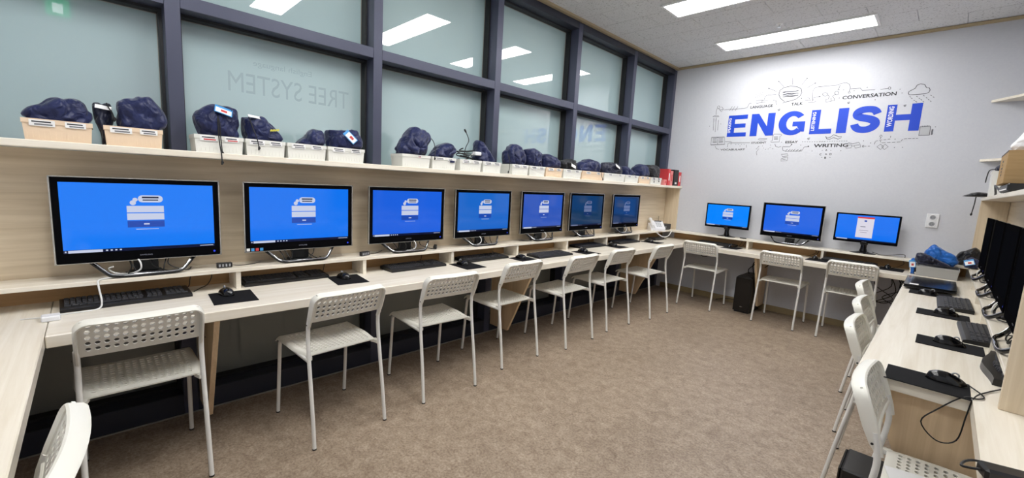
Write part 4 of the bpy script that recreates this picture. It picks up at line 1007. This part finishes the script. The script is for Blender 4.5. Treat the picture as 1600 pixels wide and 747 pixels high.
ICONS = [(6,1,[1.29,2.394,1.246,2.433,1.224,2.479,1.231,2.522,1.267,2.548,1.328,2.556,1.39,2.545,1.435,2.517,1.447,2.477,1.433,2.44,1.399,2.41,1.355,2.397,1.31,2.39,1.276,2.378]),(8,0,[1.261,2.497,1.304,2.501,1.351,2.494,1.412,2.5]),(8,0,[1.265,2.47,1.307,2.475,1.354,2.468,1.415,2.475]),(8,0,[1.268,2.446,1.31,2.45,1.357,2.444,1.418,2.45]),(4,0,[1.265,2.496,1.33,2.477,1.416,2.472]),(4,0,[1.265,2.466,1.333,2.452,1.413,2.449]),(3,0,[1.336,2.647,1.348,2.569]),(3,0,[1.207,2.622,1.266,2.557]),(3,0,[1.114,2.557,1.196,2.515]),(3,0,[1.477,2.621,1.434,2.557]),(3,0,[1.559,2.561,1.486,2.519]),(7,1,[1.209,2.622,1.208,2.62,1.206,2.62,1.204,2.622,1.205,2.625,1.208,2.624]),(7,1,[1.116,2.556,1.116,2.554,1.113,2.555,1.112,2.557,1.112,2.559,1.115,2.559]),(7,1,[1.48,2.62,1.479,2.618,1.477,2.619,1.475,2.621,1.476,2.623,1.478,2.623]),(7,1,[1.561,2.56,1.56,2.558,1.558,2.559,1.556,2.561,1.557,2.563,1.559,2.563]),(7,1,[1.453,2.415,1.453,2.413,1.45,2.413,1.449,2.415,1.45,2.417,1.452,2.417]),(7,1,[1.619,2.417,1.618,2.415,1.616,2.415,1.614,2.417,1.615,2.419,1.617,2.419]),(4,1,[1.0,2.43,1.063,2.431,1.135,2.413,1.066,2.404,1.004,2.4]),(4,0,[1.063,2.431,1.062,2.404]),(3,0,[1.2,2.483,1.115,2.481,1.087,2.471,1.083,2.435]),(3,0,[1.175,2.42,1.204,2.412,1.216,2.364]),(3,0,[0.951,2.408,0.926,2.404,0.913,2.364,0.884,2.353,0.647,2.353]),(3,0,[0.714,2.338,0.741,2.388]),(3,0,[0.742,2.336,0.768,2.385]),(3,0,[0.779,2.333,0.805,2.382]),(4,1,[0.597,2.39,0.594,2.38,0.583,2.376,0.572,2.381,0.566,2.393,0.569,2.403,0.58,2.407,0.591,2.402]),(4,0,[0.58,2.377,0.622,2.331,0.638,2.368,0.614,2.394]),(4,0,[0.6,2.356,0.642,2.358]),(4,0,[0.568,2.383,0.557,2.355,0.56,2.301]),(4,1,[0.522,2.28,0.535,2.293,0.591,2.287,0.599,2.276]),(3,0,[0.539,2.259,0.541,2.22]),(3,0,[0.567,2.267,0.568,2.218]),(3,0,[0.537,2.259,0.546,2.112]),(3,0,[0.565,2.257,0.572,2.091]),(3,0,[0.596,2.236,0.601,2.109]),(3,0,[0.983,2.463,0.988,2.467]),(3,0,[0.986,2.481,0.991,2.485]),(3,0,[0.989,2.498,0.994,2.503]),(3,0,[1.005,2.468,1.009,2.472]),(3,0,[1.008,2.486,1.012,2.49]),(3,0,[1.011,2.504,1.015,2.508]),(3,0,[1.026,2.473,1.031,2.477]),(3,0,[1.029,2.491,1.034,2.495]),(3,0,[1.032,2.509,1.037,2.513]),(3,0,[1.047,2.478,1.052,2.482]),(3,0,[1.05,2.496,1.055,2.5]),(3,0,[1.053,2.513,1.058,2.517]),(3,0,[1.068,2.483,1.073,2.487]),(3,0,[1.071,2.501,1.076,2.505]),(3,0,[1.074,2.518,1.079,2.522]),(3,0,[1.485,2.414,1.521,2.413,1.535,2.376,1.559,2.372,1.562,2.409,1.608,2.415]),(3,0,[1.555,2.378,1.546,2.479,1.563,2.515,1.605,2.521,1.655,2.517]),(3,0,[1.484,2.389,1.521,2.388]),(3,0,[1.517,2.361,1.568,2.356,1.588,2.373]),(3,0,[1.598,2.519,1.764,2.518,1.782,2.53,1.828,2.534,1.857,2.513,1.867,2.48,1.865,2.441]),(3,1,[1.872,2.431,1.87,2.425,1.865,2.423,1.859,2.426,1.856,2.433,1.857,2.44,1.862,2.442,1.868,2.439]),(3,0,[1.779,2.514,1.772,2.479]),(3,1,[1.777,2.47,1.775,2.465,1.769,2.466,1.766,2.472,1.768,2.477,1.773,2.476]),(4,1,[1.684,2.432,1.682,2.423,1.675,2.417,1.664,2.416,1.652,2.419,1.643,2.427,1.639,2.436,1.641,2.445,1.648,2.451,1.659,2.452,1.671,2.449,1.68,2.441]),(4,1,[1.778,2.436,1.777,2.427,1.771,2.421,1.763,2.42,1.754,2.423,1.746,2.43,1.743,2.439,1.744,2.448,1.75,2.454,1.758,2.456,1.767,2.452,1.775,2.445]),(4,0,[1.684,2.424,1.699,2.412,1.696,2.381,1.673,2.38,1.678,2.354,1.723,2.356,1.717,2.392]),(4,0,[1.749,2.425,1.727,2.407,1.743,2.389,1.749,2.36,1.722,2.361]),(3,0,[1.87,2.466,1.95,2.465,1.969,2.44,2.069,2.437]),(3,0,[2.109,2.435,2.167,2.438]),(4,1,[2.187,2.439,2.185,2.43,2.179,2.428,2.171,2.432,2.167,2.441,2.169,2.449,2.175,2.452,2.183,2.448]),(5,1,[2.005,2.467,2.004,2.465,2.002,2.466,2.002,2.468,2.004,2.469]),(5,1,[2.257,2.421,2.256,2.42,2.254,2.42,2.254,2.423,2.255,2.423]),(5,1,[2.276,2.384,2.275,2.382,2.273,2.383,2.273,2.385,2.275,2.385]),(5,1,[1.789,2.385,1.788,2.383,1.786,2.384,1.786,2.386,1.788,2.387]),(5,1,[1.816,2.464,1.815,2.462,1.813,2.463,1.813,2.465,1.814,2.466]),(5,1,[1.905,2.445,1.904,2.443,1.902,2.444,1.902,2.446,1.903,2.447]),(5,1,[2.083,2.339,2.083,2.337,2.081,2.338,2.08,2.341,2.082,2.341]),(5,1,[1.613,2.417,1.612,2.415,1.609,2.416,1.609,2.418,1.611,2.419]),(5,1,[2.321,2.374,2.322,2.392,2.337,2.401,2.363,2.417,2.373,2.445,2.396,2.454,2.425,2.444,2.44,2.415,2.459,2.411,2.468,2.391,2.462,2.37,2.442,2.36,2.382,2.359,2.328,2.361]),(4,0,[2.333,2.347,2.343,2.337]),(4,0,[2.346,2.331,2.357,2.321]),(4,0,[2.366,2.31,2.376,2.301]),(4,0,[2.381,2.298,2.392,2.288]),(4,0,[2.381,2.344,2.391,2.334]),(4,0,[2.4,2.325,2.41,2.316]),(4,0,[2.415,2.312,2.425,2.302]),(4,0,[2.431,2.293,2.441,2.284]),(4,0,[2.427,2.348,2.437,2.338]),(4,0,[2.449,2.326,2.459,2.316]),(4,0,[2.465,2.308,2.474,2.299]),(4,0,[2.48,2.292,2.49,2.283]),(4,0,[2.476,2.345,2.486,2.335]),(4,0,[2.494,2.328,2.504,2.319]),(6,0,[1.861,2.331,1.883,2.336]),(6,0,[1.865,2.322,1.88,2.323]),(6,0,[2.301,2.264,2.321,2.269]),(6,0,[2.305,2.255,2.318,2.257]),(6,0,[1.233,2.309,1.26,2.313]),(6,0,[1.237,2.298,1.256,2.3]),(6,0,[1.557,1.978,1.582,1.984]),(6,0,[1.561,1.967,1.578,1.97]),(7,1,[0.536,2.024,0.69,2.026,0.703,1.936,0.537,1.933]),(4,0,[0.614,2.024,0.619,1.935]),(5,0,[0.551,2.008,0.601,2.01]),(5,0,[0.625,2.009,0.675,2.01]),(5,0,[0.553,1.992,0.603,1.993]),(5,0,[0.627,1.992,0.677,1.994]),(5,0,[0.555,1.974,0.605,1.975]),(5,0,[0.629,1.975,0.679,1.976]),(5,0,[0.556,1.962,0.606,1.964]),(5,0,[0.63,1.963,0.681,1.964]),(4,0,[0.706,1.968,0.776,1.968,0.778,1.929]),(4,0,[0.737,1.901,0.74,1.942,0.759,1.953,0.988,1.949]),(4,0,[0.592,1.916,0.611,1.884,0.643,1.876]),(4,1,[1.07,1.985,1.085,1.996,1.166,1.989,1.146,1.977,1.088,1.977]),(4,1,[1.222,2.027,1.233,2.04,1.302,2.035,1.309,2.02,1.292,2.014,1.292,1.949,1.207,1.949,1.208,1.963,1.222,1.966]),(5,0,[1.233,2.007,1.273,2.007]),(5,0,[1.235,1.993,1.275,1.993]),(5,0,[1.236,1.98,1.276,1.981]),(3,0,[1.251,1.928,1.262,1.9,1.291,1.889,1.318,1.898]),(3,0,[1.331,1.895,1.401,1.893,1.416,1.915]),(7,1,[1.421,1.918,1.42,1.915,1.417,1.915,1.415,1.918,1.416,1.921,1.419,1.921]),(3,0,[1.33,1.89,1.339,1.854,1.368,1.845,1.521,1.845,1.539,1.886,1.575,1.894]),(8,1,[1.581,1.894,1.579,1.891,1.576,1.891,1.575,1.894,1.576,1.897,1.579,1.897]),(3,0,[1.364,1.843,1.385,1.867]),(3,0,[1.392,1.843,1.412,1.867]),(3,0,[1.415,1.843,1.435,1.866]),(3,0,[1.438,1.843,1.458,1.866]),(3,0,[1.469,1.842,1.489,1.865]),(3,0,[1.499,1.842,1.519,1.865]),(3,0,[1.127,1.912,1.128,1.904]),(3,0,[1.138,1.886,1.144,1.88]),(3,0,[1.16,1.87,1.169,1.868]),(3,0,[1.186,1.87,1.193,1.873]),(3,0,[1.205,1.885,1.208,1.893]),(3,0,[1.21,1.911,1.208,1.919]),(3,0,[1.092,1.908,1.062,1.872,1.091,1.876,1.07,1.84,1.079,1.802]),(3,0,[0.825,1.933,0.838,1.933]),(3,0,[0.857,1.932,0.87,1.932]),(3,0,[0.889,1.931,0.901,1.931]),(3,0,[0.92,1.931,0.932,1.93]),(3,0,[0.952,1.925,0.955,1.892]),(4,1,[1.329,1.81,1.391,1.814,1.398,1.792,1.344,1.785]),(4,1,[1.358,1.77,1.398,1.778,1.395,1.739,1.334,1.734,1.335,1.761]),(3,0,[1.348,1.752,1.379,1.754]),(4,1,[0.498,2.165,0.497,2.163,0.494,2.164,0.494,2.167,0.496,2.168]),(4,1,[0.631,2.185,0.63,2.183,0.627,2.184,0.627,2.187,0.629,2.188]),(4,1,[0.884,1.913,0.883,1.91,0.88,1.911,0.88,1.914,0.882,1.915]),(4,1,[1.239,1.874,1.238,1.872,1.235,1.873,1.235,1.875,1.237,1.876]),(4,1,[1.508,1.909,1.507,1.906,1.505,1.907,1.504,1.91,1.506,1.911]),(4,1,[1.619,1.844,1.618,1.842,1.616,1.843,1.616,1.845,1.618,1.846]),(4,1,[1.318,1.946,1.317,1.943,1.315,1.944,1.315,1.947,1.317,1.948]),(3,0,[1.513,1.944,1.525,1.944]),(3,0,[1.535,1.943,1.547,1.943]),(3,0,[1.558,1.943,1.569,1.943]),(3,0,[1.58,1.942,1.591,1.942]),(3,0,[1.602,1.941,1.613,1.942]),(3,0,[1.624,1.941,1.635,1.941]),(3,0,[1.645,1.94,1.657,1.94]),(3,0,[1.667,1.94,1.678,1.94]),(3,0,[1.688,1.939,1.699,1.939]),(3,0,[1.709,1.939,1.721,1.939]),(3,0,[1.673,1.943,1.685,1.943]),(3,0,[1.695,1.943,1.706,1.943]),(3,0,[1.716,1.943,1.727,1.943]),(3,0,[1.737,1.943,1.748,1.943]),(3,0,[1.758,1.943,1.769,1.943]),(3,0,[1.779,1.943,1.79,1.943]),(3,0,[1.799,1.943,1.81,1.943]),(3,0,[1.82,1.943,1.83,1.943]),(3,0,[1.84,1.943,1.851,1.943]),(3,0,[1.86,1.943,1.871,1.943]),(3,0,[1.88,1.943,1.891,1.943]),(3,0,[1.9,1.943,1.911,1.943]),(5,1,[1.72,1.996,1.732,1.979,1.763,1.986,1.787,2.01,1.812,2.001,1.835,1.986,1.856,1.991,1.853,1.975,1.831,1.963,1.791,1.981,1.759,1.964,1.734,1.968]),(4,1,[1.906,1.897,1.952,1.901,1.952,1.872,1.91,1.868]),(4,1,[1.975,1.896,2.023,1.901,2.027,1.879,1.985,1.868]),(4,0,[1.953,1.891,1.976,1.89]),(4,0,[1.919,1.924,1.96,1.912,2.004,1.926,2.018,1.913]),(4,1,[2.054,1.886,2.053,1.88,2.048,1.877,2.042,1.88,2.039,1.887,2.041,1.893,2.046,1.896,2.051,1.893]),(4,0,[2.06,1.886,2.072,1.886]),(4,0,[2.082,1.886,2.1,1.886]),(3,0,[1.707,1.845,1.713,1.851]),(3,0,[1.78,1.85,1.788,1.844]),(3,0,[1.709,1.772,1.718,1.778]),(3,0,[1.779,1.778,1.79,1.772]),(3,0,[1.739,1.816,1.755,1.803]),(3,0,[1.753,1.815,1.74,1.803]),(4,1,[2.155,1.878,2.178,1.904,2.206,1.878,2.185,1.851]),(4,1,[2.191,1.877,2.214,1.903,2.24,1.877,2.215,1.85]),(4,1,[2.162,1.982,2.17,1.994,2.183,1.982,2.174,1.969]),(3,0,[2.132,1.903,2.135,1.93]),(3,0,[2.137,1.934,2.155,1.939]),(3,0,[2.164,1.941,2.188,1.944]),(3,0,[2.197,1.945,2.217,1.947]),(3,0,[2.226,1.949,2.245,1.952]),(3,0,[2.245,1.965,2.246,1.981]),(3,0,[2.17,1.968,2.173,1.952]),(3,0,[2.174,1.937,2.178,1.921]),(3,0,[2.185,1.917,2.215,1.918]),(3,0,[2.227,1.918,2.251,1.919]),(3,0,[2.263,1.919,2.286,1.92]),(3,0,[2.298,1.92,2.324,1.921]),(3,0,[2.328,1.929,2.335,1.946]),(3,0,[2.346,1.95,2.366,1.951]),(3,0,[2.374,1.951,2.397,1.951]),(3,0,[2.405,1.95,2.422,1.951]),(3,0,[2.43,1.95,2.444,1.951]),(5,1,[2.283,1.949,2.282,1.947,2.28,1.948,2.28,1.95,2.281,1.951]),(5,1,[2.288,1.87,2.287,1.868,2.286,1.869,2.285,1.871,2.287,1.872]),(5,1,[2.347,1.87,2.347,1.868,2.345,1.869,2.345,1.871,2.346,1.872]),(5,1,[2.045,1.941,2.044,1.939,2.042,1.939,2.042,1.942,2.043,1.942]),(5,1,[2.103,1.917,2.102,1.915,2.1,1.916,2.1,1.918,2.102,1.919]),(5,1,[1.871,1.843,1.87,1.841,1.868,1.842,1.868,1.844,1.87,1.845]),(5,1,[2.549,2.052,2.549,2.051,2.547,2.051,2.547,2.053,2.548,2.054]),(4,1,[2.445,2.058,2.515,2.06,2.518,1.978,2.446,1.978]),(4,0,[2.449,2.059,2.451,2.066]),(4,0,[2.46,2.059,2.462,2.067]),(4,0,[2.471,2.06,2.473,2.067]),(4,0,[2.482,2.06,2.484,2.067]),(4,0,[2.492,2.06,2.495,2.067]),(4,0,[2.503,2.06,2.505,2.067]),(4,1,[2.529,2.029,2.535,2.032,2.537,1.985,2.53,1.979])]
groups = {}
for i, (w_, cl, q) in enumerate(ICONS):
    p = [(q[k], q[k+1]) for k in range(0, len(q), 2)]
    cx = sum(a for a, b in p)/len(p); cz = sum(b for a, b in p)/len(p)
    key = (int(cx/.3), cz > 2.15)
    f = groups.setdefault(key, MB())
    f.ribbon(p, max(.0038, w_*.00105), wf(.0014+.00001*(i % 7)), bool(cl))
for f in groups.values(): stuff(f.build('line_drawing', 'mural_ink', mu, fix=False))
flat([[(2.447, 2.055), (2.513, 2.057), (2.516, 1.981), (2.449, 1.981)]], wf(.0011)).build('notebook_fill', 'mural_grey', mu)
